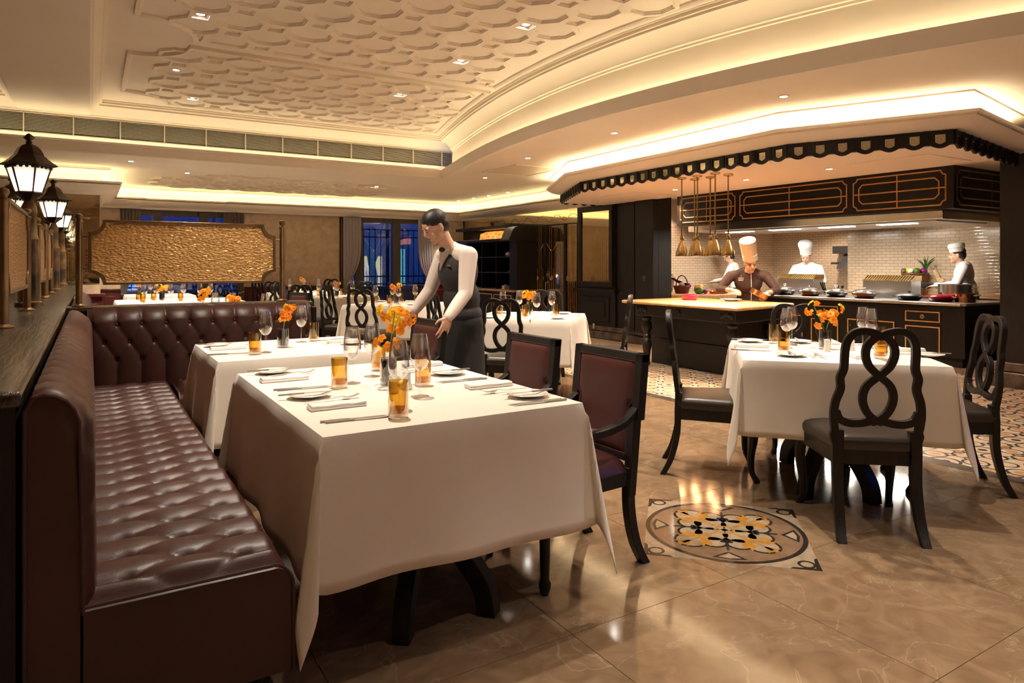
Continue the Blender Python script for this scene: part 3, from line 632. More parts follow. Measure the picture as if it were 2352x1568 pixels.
for x, y, lb in ((.785, 6.205, 'downlight in a coffer at upper left, nearest the ceiling scoop'), (3.225, 4.985, 'downlight in a coffer nearest the curved cornice, first of the diagonal row'),
                 (3.225, 6.205, 'downlight in a coffer, second of the diagonal row along the curved cornice'), (.785, 8.127, 'downlight in an octagon coffer left of the far coffered panel'),
                 (3.225, 7.822, 'downlight in the far coffered panel, third of the diagonal row'), (1.09, 9.347, 'downlight in a coffer closest to the long air vent')):
    downlight(x, y, ZT, lb, 1.5)
for x, y, e, w in ((1.05, 4.40, 1.4, 'over the second booth table'), (3.225, 3.765, 1.6, 'over the left chair of the right table'), (1.05, 2.87, 1.5, 'over the nearest table'),
                   (3.53, 2.545, 1.6, 'over the floor medallion and right table'), (3.225, 1.325, .45, 'right of the camera'), (.785, 1.325, .25, 'over the long banquette end'), (2.005, -.2, 1.0, 'just behind the camera'),  # banquette-end and behind-camera lamps are added fill
                   (.48, -.8, 1.5, 'behind the camera at left'), (3.53, -.8, 1.9, 'behind the camera at right'), (2.005, -2.3, 2.6, 'farthest behind the camera'),  # unseen lamps added behind the camera to fill the near sides
                   (-2.2, .5, 1.3, 'left of the booth divider, nearest'), (-2.2, 3.5, 1.3, 'left of the booth divider, second'), (-2.2, 6.5, 1.3, 'left of the booth divider, third'), (-2.2, 9.0, 1.0, 'left of the booth divider, farthest')):  # unseen lamps added to raise the ambient light beyond the divider
    downlight(x, y, ZC-.008 if y > 2 else ZT, 'round downlight in the near coffered ceiling, '+w, e, group='downlights above the camera')
for x, y, lb in ((4.985, 3.70, 'downlight under the curved cornice nearest the kitchen canopy corner'), (4.816, 5.69, 'downlight between curved cornice and kitchen canopy, second along'),
                 (4.976, 7.652, 'downlight between curved cornice and kitchen canopy, third along'), (5.506, 9.75, 'downlight near the ceiling grille left of the canopy'),
                 (4.441, 11.878, 'downlight at the right end of the low far coffered ceiling'), (3.15, 11.757, 'downlight above the middle of the far dining tables'),
                 (1.284, 11.671, 'downlight in the low ceiling above the glass screen'), (.48, 10.748, 'downlight just below the air vent at left'),
                 (.442, 13.4, 'downlight near the far left cornice corner'), (7.0, 11.48, 'downlight in the right far corner row, nearest'), (7.0, 12.24, 'downlight in the right far corner row, second'),
                 (7.0, 12.9, 'downlight in the right far corner row, third'), (7.0, 13.6, 'downlight in the right far corner row, farthest')):
    downlight(x, y, ZL, lb, 1.7 if x < 6.9 else .8)
for x, y, lb in ((6.63, 4.364, 'downlight in the kitchen soffit, nearest of three'), (6.64, 5.443, 'downlight in the kitchen soffit, middle of three'), (6.71, 6.674, 'downlight in the kitchen soffit beside the brass pendants')):
    downlight(x, y, 2.289, lb, 1.25, 125, (1, .70, .48))
downlight(8.8, 8.95, 2.499, 'downlight on the kitchen ceiling left of the black hood', .7, 120, (1, .72, .52))
for x, y, w in ((10.97, 5.2, 'right'), (11.2, 7.6, 'left')): downlight(x, y, 2.499, 'downlight on the kitchen ceiling behind the hood, '+w, .9, 120, (1, .8, .6), 'kitchen ceiling downlights behind the hood')
g_ = thing('ceiling_grille', 'square perforated air grille in the ceiling left of the canopy', 'air vent', (5.55, 8.7, ZL))
MB().ring([(-.42,-.5),(.42,-.5),(.42,.5),(-.42,.5)], [(-.39,-.47),(.39,-.47),(.39,.47),(-.39,.47)], -.01, 0).obj('frame', 'plaster', g_, smooth=0)
gs = MB().box(-.39, .39, -.008, .008, -.006, 0).mesh('slat', 'vent_paint', smooth=0)
for k in range(20): inst('slat', gs, g_, (0, -.45+k*.047, 0))
for x, y, lb in ((6.9, 7.6, 'flush square ceiling panel in the kitchen soffit near the mirror'), (6.9, 3.7, 'flush square ceiling panel in the kitchen soffit at right')):
    tag(MB().box(-.4, .4, -.4, .4, -.004, 0).obj('access_panel', 'plaster_kitchen', loc=(x, y, 2.2895), bevel=.002), lb, 'ceiling panel')

# ---------------------------------------------------------------- tufted booths
def tuft(u, w, nu):
    """relief of diamond tufting; u counts button rows, w half-spacings along the row"""
    if u <= 0: return abs(math.sin(PI*w/2))**.40
    if u >= nu: 
        return abs(math.sin(PI*(w+nu)/2))**.40
    p, q = (u+w)/2, (u-w)/2
    return .5*(abs(math.sin(PI*p))**.40+abs(math.sin(PI*q))**.40)
btn_me = MB().ball((0, 0, 0), .011, 10, 6).mesh('button', 'leather')
def smooth01(t): t = max(0, min(1, t)); return t*t*(3-2*t)
def bench_seat(parent, length, depth=.51, ztop=.425, zbot=.13, dx=.145, dy=.15):
    """seat cushion: local Y along the bench 0..length, X from the back (0) to the front edge (depth)"""
    prof = [(x, ztop) for x in np.linspace(0, depth-.05, 50)]
    prof += [(depth-.05+.05*math.sin(a), ztop-.05+.05*math.cos(a)) for a in np.linspace(.2, PI/2, 7)]
    prof += [(depth, z) for z in (ztop-.08, ztop-.14, zbot)]
    ny = int(length/.0075); V = []; F = []; n = len(prof); x1 = .105
    for j in range(ny+1):
        y = length*j/ny
        for (x, z) in prof:
            u = (x-x1)/dx; w = (y-.07)/(dy/2)
            mask = smooth01((depth-.0-x)/.05)*smooth01(y/.05)*smooth01((length-y)/.03) if z > ztop-.04 else 0
            h = .040*tuft(u, w, 2)*mask
            # button pits
            ui = min(2, max(0, round(u))); wi = round((w-ui)/2)*2+ui
            dd = math.hypot((u-ui)*dx, (w-wi)*dy/2); h -= .016*math.exp(-(dd/.016)**2)*mask
            h += .012*mask
            V.append((x, y, z+h))
    for j in range(ny):
        for i in range(n-1): F.append((j*n+i, j*n+i+1, (j+1)*n+i+1, (j+1)*n+i))
    mb = MB().add(V, F)
    F2 = [tuple(range(n))+()]
    b0 = len(mb.v); mb.v += [(0, 0, zbot), (0, length, zbot)]
    mb.f.append(tuple(range(n-1, -1, -1))+(b0,)); mb.f.append(tuple(ny*n+i for i in range(n))+(b0+1,)); mb.mi += [0, 0]
    mb.f.append((n-1, b0, b0+1, ny*n+n-1)); mb.mi.append(0)
    mb.obj('seat_cushion', 'leather', parent, smooth=60)
    pp = [(x+.002, -.003, z+(.012 if z > ztop-.03 else 0)*smooth01((depth-x)/.05)) for x, z in prof]
    MB().tube(pp, .0045, 6).obj('piping', 'leather', parent)
    for ui in range(3):
        for k in range(int(length/dy)+1):
            y = .07+(k*2+ui % 2)*dy/2
            if .05 < y < length-.03: inst('button', btn_me, parent, (x1+ui*dx, y, ztop+.004))
def bench_back(parent, length, zs=(.62, .742, .865), sp=.152, w0=.0, ztop=.965, zb=.36):
    """upright back: local Y along 0..length, forward = +X, back plane at x=-.11"""
    prof = [(-.11, ztop-.02), (-.095, ztop+.0), (-.075, ztop+.006), (-.05, ztop), (-.028, ztop-.016), (-.012, ztop-.04), (-.004, ztop-.065)]
    prof += [(.002+.004*t, ztop-.075-(ztop-.075-zb)*t) for t in np.linspace(0, 1, 40)]+[(.004, .13)]; zb = .13
    ny = int(length/.009); V = []; F = []; n = len(prof); dz = zs[1]-zs[0]
    for j in range(ny+1):
        y = length*j/ny
        for i, (x, z) in enumerate(prof):
            u = (zs[2]-z)/dz; w = (y-w0)/(sp/2)
            mask = smooth01(y/.03)*smooth01((length-y)/.03)
            ui = min(2, max(0, round(u))); wi = round((w-ui)/2)*2+ui
            h = .030*tuft(u, w, 2)*mask
            dd = math.hypot((u-ui)*dz, (w-wi)*sp/2); h -= .014*math.exp(-(dd/.014)**2)*mask
            top = smooth01((z-(ztop-.05))/.05)
            V.append((x+h*(1-top), y, z+h*.45*top))
    for j in range(ny):
        for i in range(n-1): F.append((j*n+i, j*n+i+1, (j+1)*n+i+1, (j+1)*n+i))
    mb = MB().add(V, F); b0 = len(mb.v); mb.v += [(-.11, 0, zb), (-.11, length, zb)]
    mb.f += [tuple(range(n-1, -1, -1))+(b0,), tuple(ny*n+i for i in range(n))+(b0+1,), (0, ny*n, b0+1, b0)]; mb.mi += [0]*3
    mb.obj('backrest', 'leather', parent, smooth=60)
    for ui in range(3):
        for k in range(int(length/sp)+1):
            y = w0+(k*2+ui % 2)*sp/2
            if .03 < y < length-.03: inst('button', btn_me, parent, (.004, y, zs[2]-ui*dz))
def bench(label, loc, rotz, length, w0=.0, s0=0.0):
    t = thing('banquette', label, 'banquette', loc, rotz)
    bench_back(t, length, w0=w0); bench_seat(t, length-s0)
    if s0:
        for ch in t.children:
            if ch.name.startswith('seat_cushion') or ch.name.startswith('piping') or (ch.name.startswith('button') and abs(ch.location.z-.429) < .001): ch.location.y += s0
    pp = [(-.112, -.004, .13), (-.112, -.004, .93), (-.095, -.004, .962), (-.075, -.004, .968), (-.05, -.004, .962), (-.028, -.004, .948), (-.012, -.004, .925), (-.002, -.004, .895), (.006, -.004, .42)]
    MB().tube(pp, .0045, 6).obj('piping', 'leather', t)
    ft = MB().lathe([(.02, 0), (.028, .13)], 10).mesh('foot', 'dark_wood')
    for x in (-.06, .44):
        for y in np.linspace(.08, length-.08, 4): inst('foot', ft, t, (x, float(y), 0))
    return t
bench('long burgundy leather tufted banquette running along the left ledge', (-.02, 1.98, 0), 0, 3.37)
bench('shorter burgundy tufted banquette back across the booth under the glass screen', (-.01, 5.43, 0), -PI/2, 1.50, .015, .51)   # local +X faces -Y
bench('burgundy leather banquette in the second booth behind the glass screen', (-.02, 5.80, 0), 0, 3.2)
# ledge behind the booths
ld = thing('booth_ledge', 'dark wood ledge top and panelled divider behind the banquettes', 'ledge', (0, 0, 0))
MB().box(-.86, -.135, 1.95, 11.7, .945, .985).obj('ledge_top', 'ledge_wood', ld, bevel=.01)
MB().box(-.84, -.15, 1.99, 11.68, 0, .945).obj('divider_body', 'dark_wood', ld)
pf = MB()
cc = [(-.215, .90), (-.215, .82)]
pts = [(-.74, .10), (-.24, .10), (-.24, .80)]+[(-.24-.06*math.sin(a), .80+.06*(1-math.cos(a))) for a in np.linspace(0, PI/2, 6)]+[(-.74, .86)]
for (a, b_) in zip(pts, pts[1:]+pts[:1]):
    pf.tube([(a[0], 1.985, a[1]), (b_[0], 1.985, b_[1])], .008, 6)
pf.obj('panel_moulding', 'dark_wood', ld)
MB().box(-.155, 1.52, 5.50, 5.74, .95, .985).obj('cross_ledge', 'ledge_wood', ld, bevel=.008)
MB().box(-.155, 1.50, 5.545, 5.72, .0, .95).obj('cross_body', 'dark_wood', ld)
MB().box(1.50, 1.535, 5.44, 5.74, 0, .945).obj('end_panel', 'dark_wood', ld, bevel=.006)

# hammered glass screens
def screen(label, loc, rotz, L_, y0p=-.12, zc=.38, hh=.23):
    """local X along the screen 0..L_; posts at both ends"""
    t = thing('glass_screen', label, 'glass screen', loc, rotz)
    post = MB().lathe([(.045, 0), (.045, .008), (.03, .014), (.022, .02), (.022, .58), (.026, .585), (.026, .595), (.018, .60), (.014, .605), (.022, .615), (.026, .628), (.022, .642), (0, .652)], 16).mesh('post', 'bronze')
    for x in (0, L_): inst('post', post, t, (x, 0, 0))
    def outline(g):
        x0, x1, za, zb, r = .055+g, L_-.055-g, zc-hh+g, zc+hh-g, .088
        P = []
        for cx, cz, a0 in ((x0, za, PI/2), (x1, za, PI), (x1, zb, 3*PI/2), (x0, zb, 0)):
            for k in range(7):
                a = a0-(PI/2)*k/6
                P.append((cx+r*math.cos(a), cz+r*math.sin(a)))
        return P
    MB().ring(outline(0), outline(.020), -.016, .016, rotm('X', PI/2)).obj('frame', 'bronze', t, smooth=30, bevel=.003)
    MB().prism(outline(.018), -.004, .004, rotm('X', PI/2)).obj('glass_pane', 'hammered_glass', t, smooth=0)
    rod = MB()
    cn = MB().tube([(0, 0, 0), (.055, 0, 0)], .008, 8).mesh('connector', 'bronze')
    for z in (zc-.11, zc+.11):
        inst('connector', cn, t, (.005, 0, z)); inst('connector', cn, t, (L_-.06, 0, z))
    return t
screen('bronze-framed hammered amber glass screen above the short banquette', (-.065, 5.62, .985), 0, 1.376)
screen('bronze-framed hammered glass screen along the left ledge, nearest', (-.34, 3.90, .985), PI/2, 1.40)
screen('bronze-framed hammered glass screen along the left ledge, between the two lamps', (-.34, 6.28, .985), PI/2, .95)
screen('bronze-framed hammered glass screen along the left ledge before the second lamp', (-.34, 7.45, .985), PI/2, .95)

# lantern posts
def lantern_meshes():
    D = {}
    D['post'] = (MB().lathe([(.085, 0), (.085, .03), (.065, .04), (.062, .42), (.058, .45), (.062, .47), (.05, .50), (.048, .64), (.052, .66), (.045, .70), (.03, .73), (.028, .76)], 16), 'marble_post')
    D['cup'] = (MB().lathe([(.026, .735), (.04, .75), (.07, .775), (.085, .785), (.078, .80), (.03, .80)], 6, a0=PI/6), 'lantern_iron')
    cage = MB()
    for k in range(6):
        a = PI/6+k*PI/3
        cage.tube([(.078*math.cos(a), .078*math.sin(a), .795), (.138*math.cos(a), .138*math.sin(a), .985)], .0065, 5)
        a2 = a+PI/3; cage.tube([(.138*math.cos(a), .138*math.sin(a), .98), (.138*math.cos(a2), .138*math.sin(a2), .98)], .008, 5)
        cage.tube([(.08*math.cos(a), .08*math.sin(a), .795), (.08*math.cos(a2), .08*math.sin(a2), .795)], .008, 5)
        for q in range(4):
            f = (q+.5)/4; x = .138*(math.cos(a)*(1-f)+math.cos(a2)*f); y = .138*(math.sin(a)*(1-f)+math.sin(a2)*f)
            cage.ball((x, y, .968), .012, 6, 4, (1, 1, .8))
    D['cage'] = (cage, 'lantern_iron')
    D['roof'] = (MB().lathe([(.172, .982), (.176, .988), (.15, 1.005), (.118, 1.030), (.104, 1.045), (.092, 1.055), (.088, 1.068), (.072, 1.10), (.05, 1.122), (.022, 1.135), (.014, 1.145)], 6, a0=PI/6), 'lantern_iron')
    D['finial'] = (MB().lathe([(.016, 1.14), (.022, 1.15), (.014, 1.158), (.036, 1.18), (.030, 1.188), (.012, 1.205), (0, 1.212)], 6, a0=PI/6), 'lantern_iron')
    D['bulb'] = (MB().ball((0, 0, .845), .026, 10, 8, (1, 1, 1.5)), 'lantern_bulb')
    D['candle'] = (MB().lathe([(.014, .80), (.014, .815)], 10), 'bulb_socket')
    return {k: (v[0].mesh(k, v[1], smooth=25), ) for k, v in D.items()}
LM = lantern_meshes()
V = [(.076, 0), (.136, 0)]
pm_ = MB()
a, b_ = PI/6, PI/6+PI/3
pane_l = MB().add([(.078*math.cos(a), .078*math.sin(a), .80), (.078*math.cos(b_), .078*math.sin(b_), .80), (.136*math.cos(b_), .136*math.sin(b_), .978), (.136*math.cos(a), .136*math.sin(a), .978)], [(0,1,2,3)]).mesh('pane', 'frosted_pane', smooth=0, recalc=False)
def street_lamp(x, y, label, e=.5):
    t = thing('street_lamp', label, 'lamp', (x, y, .985), .35)
    for k, (me,) in LM.items(): inst(k, me, t)
    for k in range(6): inst('pane', pane_l, t, rotz=k*PI/3)
    light('lantern_light', 'POINT', (0, 0, .87), t, e, (1, .84, .64), .03)
street_lamp(-.364, 5.835, 'old-fashioned bronze street lantern on a marble post, nearest on the ledge')
street_lamp(-.338, 8.85, 'old-fashioned bronze street lantern on a marble post, second along the ledge')
street_lamp(-.70, 8.85, 'old-fashioned bronze street lantern behind the second one, half hidden')
street_lamp(-.338, 11.2, 'old-fashioned bronze street lantern on the ledge close to the wall mirror', .5)

# ---------------------------------------------------------------- tables with cloths
TZ = .765
def cloth_mesh(hx, hy, drop, z, seed=0):
    """square-hung tablecloth: flat top, hanging sides, folded corners that hang lowest"""
    rnd = random.Random(seed); ph = [rnd.uniform(0, 6) for _ in range(8)]
    nt_, ns, V = 14, 12, []
    xs = list(np.linspace(-hx, hx, 25)); ys = list(np.linspace(-hy, hy, 25))
    ex = [-hx-drop+drop*k/ns for k in range(ns)]+xs+[hx+drop*(k+1)/ns for k in range(ns)]
    ey = [-hy-drop+drop*k/ns for k in range(ns)]+ys+[hy+drop*(k+1)/ns for k in range(ns)]
    def pos(cx, cy_):
        dx = max(0, abs(cx)-hx); dy = max(0, abs(cy_)-hy); sx = 1 if cx > 0 else -1; sy = 1 if cy_ > 0 else -1
        r0 = .012
        if dx == 0 and dy == 0:
            return (cx, cy_, z+.0015*math.sin(cx*9+ph[0])*math.sin(cy_*11+ph[1])*0)
        if dx > 0 and dy > 0:
            rho = math.hypot(dx, dy); phi = math.atan2(dy, dx); s2 = math.sin(2*phi)
            al = .10*s2**.7
            dirx, diry = math.cos(PI/4+(phi-PI/4)*.35), math.sin(PI/4+(phi-PI/4)*.35)
            lat = rho*.10*math.sin(4*phi)
            f = .03*(rho/drop)**1.2
            out = rho*math.sin(al)
            px = hx+dirx*out+lat*-.7+f*math.cos(phi); py = hy+diry*out+lat*.7+f*math.sin(phi)
            return (sx*(px+r0), sy*(py+r0), z-rho*math.cos(al)*.985)
        if dx > 0:
            t = dx/drop; k = cy_/hy
            f = .03*t**1.2+.012*t*math.sin(cy_*13+ph[2]+sx)*(1-abs(k)**6)
            return (sx*(hx+r0*min(1, dx/.02)+f), cy_, z-dx+.004*math.sin(cy_*7+ph[3])*t)
        t = dy/drop; k = cx/hx
        f = .03*t**1.2+.012*t*math.sin(cx*13+ph[4]+sy)*(1-abs(k)**6)
        return (cx, sy*(hy+r0*min(1, dy/.02)+f), z-dy+.004*math.sin(cx*7+ph[5])*t)
    mb = MB(); nx = len(ex); ny = len(ey)
    mb.v = [pos(x, y) for y in ey for x in ex]
    mb.f = [(j*nx+i, j*nx+i+1, (j+1)*nx+i+1, (j+1)*nx+i) for j in range(ny-1) for i in range(nx-1)]; mb.mi = [0]*len(mb.f)
    return mb.mesh('tablecloth', 'cloth', smooth=50)
def table(name_lb, cloth_lb, c, rotz, hx, hy, drop=.44, seed=0, double=False):
    t = thing('dining_table', name_lb, 'table', (c[0], c[1], 0), rotz)
    MB().box(-hx+.01, hx-.01, -hy+.01, hy-.01, TZ-.045, TZ-.008).obj('tabletop', 'dark_wood', t)
    lg = MB().bar(spline([(.0, .42), (.06, .34), (.16, .22), (.25, .10), (.27, .0)], 6), [.07]*25, .06).mesh('leg', 'dark_wood')
    for s in (-1, 1):
        MB().box(-.05, .05, s*(hy-.36)-.05, s*(hy-.36)+.05, .38, TZ-.045).obj('column', 'dark_wood', t, bevel=.008)
        for q in (0, PI):
            l_ = inst('leg', lg, t, (0, s*(hy-.36), 0), q + s*.0)
            l_.rotation_euler = (0, 0, (s*.9 if q == 0 else PI-s*.9))
    MB().box(-.025, .025, -hy+.36, hy-.36, .40, .46).obj('stretcher', 'dark_wood', t)
    cl = inst('tablecloth', cloth_mesh(hx, hy, drop, TZ, seed), None, (c[0], c[1], 0), rotz)
    sd = cl.modifiers.new('thick', 'SOLIDIFY'); sd.thickness = .0025; sd.offset = -1
    tag(cl, cloth_lb, 'tablecloth')
    return t
R45 = math.radians(-46)
table('dining table under the nearest white cloth beside the banquette', 'white tablecloth on the nearest table beside the long banquette', (1.075, 2.72), 0, .485, .695, .45, 1)
table('dining table under the second cloth near the short banquette', 'white tablecloth on the second booth table, behind the nearest one', (1.06, 4.34), 0, .485, .47, .45, 2)
table('dining table on the right in front of the cooking counter', 'white tablecloth on the square table at right before the kitchen', (3.70, 2.46), R45, .50, .50, .40, 3)
table('dining table behind the burgundy armchairs', 'white tablecloth on the table just right of the waiter', (3.72, 5.72), R45, .50, .50, .42, 4)
table('dining table left of the waiter', 'white tablecloth on the table left of the waiter', (3.43, 8.47), R45, .50, .50, .42, 5)
table('dining table beyond the table left of the waiter', 'white tablecloth on the table near the beige wall, fourth from the kitchen side', (3.33, 10.72), R45, .50, .50, .42, 6)
table('farthest dining table by the beige wall', 'white tablecloth on the farthest table below the beige wall', (3.42, 12.95), R45, .50, .50, .42, 7)
table('dining table in the second booth nearest the glass screen', 'white tablecloth in the second booth, hidden behind the glass screen ledge', (1.06, 7.0), 0, .485, .6, .44, 8)
table('dining table under the glass screen at far left', 'white tablecloth on the far left table seen below the glass screen', (1.08, 10.75), 0, .78, .62, .44, 9)
table('dining table close to the far left window', 'white tablecloth on the table by the far left window', (1.0, 12.95), 0, .5, .5, .44, 10)

# ---------------------------------------------------------------- figure-of-eight chairs
def eight_chair():
    t = thing('dining_chair', 'black dining chair', 'chair')
    S = .40/505
    def cp(cx, cy_): return ((cx-1322)*S, .455+(880-cy_)/697*.53)
    def lean(p): return (p[0], p[1], -.19-(p[1]-.455)*.13)
    mb = MB(); W = .034; D_ = .030
    half = [(1105, 905), (1092, 840), (1080, 730), (1088, 640), (1112, 560), (1108, 490), (1126, 430), (1128, 330), (1140, 260), (1178, 212), (1230, 200), (1290, 212), (1330, 240)]
    for sg in (1, -1):
        pth = [cp(1322+sg*(x-1322), y) for x, y in half]
        mb.bar([lean(p) for p in spline(pth, 5)], [.050 if i < 6 else W for i in range(5*(len(pth)-1)+1)], D_)
        up = [(1330, 222), (1290, 240), (1250, 290), (1243, 350), (1262, 410), (1300, 455), (1340, 490), (1385, 535), (1405, 590), (1402, 650), (1375, 710), (1330, 752), (1290, 768)]
        mb.bar([lean(p) for p in spline([cp(1322+sg*(x-1322), y) for x, y in up], 5)], W, D_*.92)
    low = [(1092, 700), (1115, 752), (1170, 775), (1240, 772), (1322, 752), (1404, 772), (1474, 775), (1529, 752), (1552, 700)]
    mb.bar([lean(p) for p in spline([cp(*p) for p in low], 5)], .036, D_*.92)
    mb.obj('backrest', 'dark_wood', t, smooth=35, bevel=.003)
    def seat_pt(u, v, dz):
        w = .19+.055*v+.0; bow = .03*(1-(2*u-1)**2)
        x = (2*u-1)*w; y = -.20+.44*v+(bow if v > .98 else bow*max(0, (v-.5)*2))
        return (x, y, dz)
    n = 16; V = []; F = []
    ring = [seat_pt(k/6, 0, 0) for k in range(7)]+[seat_pt(1, k/6, 0) for k in range(1, 7)]+[seat_pt(1-k/6, 1, 0) for k in range(1, 7)]+[seat_pt(0, 1-k/6, 0) for k in range(1, 6)]
    m_ = len(ring); cx, cyy = 0, .02
    lev = [(1.0, .408), (1.02, .42), (1.03, .435), (1.02, .452), (.97, .466), (.85, .476), (.6, .484), (.3, .488)]
    for f, z in lev: V += [(cx+(p[0]-cx)*f, cyy+(p[1]-cyy)*f, z) for p in ring]
    for i in range(len(lev)-1):
        for k in range(m_): F.append((i*m_+k, i*m_+(k+1)%m_, (i+1)*m_+(k+1)%m_, (i+1)*m_+k))
    F += [tuple(range(m_-1, -1, -1)), tuple((len(lev)-1)*m_+k for k in range(m_))]
    MB().add(V, F).obj('seat', 'black_leather', t, smooth=60)
    V = []; F = []
    for f, z in ((.985, .34), (1.0, .348), (1.0, .408), (.9, .409), (.9, .34)): V += [(cx+(p[0]-cx)*f, cyy+(p[1]-cyy)*f, z) for p in ring]
    for i in range(5):
        for k in range(m_): F.append((i*m_+k, i*m_+(k+1)%m_, ((i+1)%5)*m_+(k+1)%m_, ((i+1)%5)*m_+k))
    MB().add(V, F).obj('seat_rail', 'dark_wood', t, smooth=35)
    for sg in (-1, 1):
        fl = spline([(sg*.215, .215, .385), (sg*.228, .235, .28), (sg*.218, .222, .15), (sg*.215, .228, .06), (sg*.225, .25, .015), (sg*.225, .25, 0)], 5)
        r = list(np.interp(range(len(fl)), [0, 5, 10, 17, 21, 25], [.030, .029, .021, .016, .021, .018]))
        MB().tube(fl, r, 8).obj('leg', 'dark_wood', t)
        bl = spline([(sg*.170, -.19, .50), (sg*.172, -.195, .40), (sg*.172, -.20, .25), (sg*.175, -.235, .10), (sg*.18, -.285, 0)], 5)
        V = []; F = []
        for i, p in enumerate(bl):
            h = .026-.006*i/len(bl)
            V += [(p[0]-h, p[1]-h*.8, p[2]), (p[0]+h, p[1]-h*.8, p[2]), (p[0]+h, p[1]+h*.8, p[2]), (p[0]-h, p[1]+h*.8, p[2])]
        for i in range(len(bl)-1):
            for k in range(4): F.append((i*4+k, i*4+(k+1)%4, i*4+4+(k+1)%4, i*4+4+k))
        F += [(3,2,1,0), tuple((len(bl)-1)*4+k for k in range(4))]
        MB().add(V, F).obj('leg', 'dark_wood', t, smooth=40, bevel=.003)
    return t
ch0 = eight_chair(); used = [0]
def chair(x, y, ang, label):
    """ang: direction the sitter faces, degrees from +X"""
    rz = math.radians(ang-90)
    lab = label
    if not used[0]:
        used[0] = 1; ch0.location = (x, y, 0); ch0.rotation_euler = (0, 0, rz); ch0['label'] = lab; ch0['group'] = 'figure-of-eight dining chairs'; return ch0
    return copy_tree(ch0, (x, y, 0), rz, lab, 'figure-of-eight dining chairs')
B = 'black figure-eight-back chair '
chair(3.26, 1.975, 50, B+'in front of the right table, seen from behind')
chair(3.305, 2.985, -46, B+'at the left side of the right table, seen edge-on')
chair(4.24, 2.07, 136, B+'at the far right edge of the picture')
chair(4.27, 3.02, 226, B+'behind the right table, facing the camera')
for (cx, cyy), nm in (((3.72, 5.72), 'the table right of the waiter'), ((3.43, 8.47), 'the table left of the waiter'), ((3.33, 10.72), 'the fourth table back'), ((3.42, 12.95), 'the farthest table')):
    for a, w in ((44, 'near-left side of '), (134, 'right side of '), (224, 'far side of '), (-46, 'left side of ')):
        d = .76
        chair(cx-d*math.cos(math.radians(a)), cyy-d*math.sin(math.radians(a)), a, B+'on the '+w+nm)

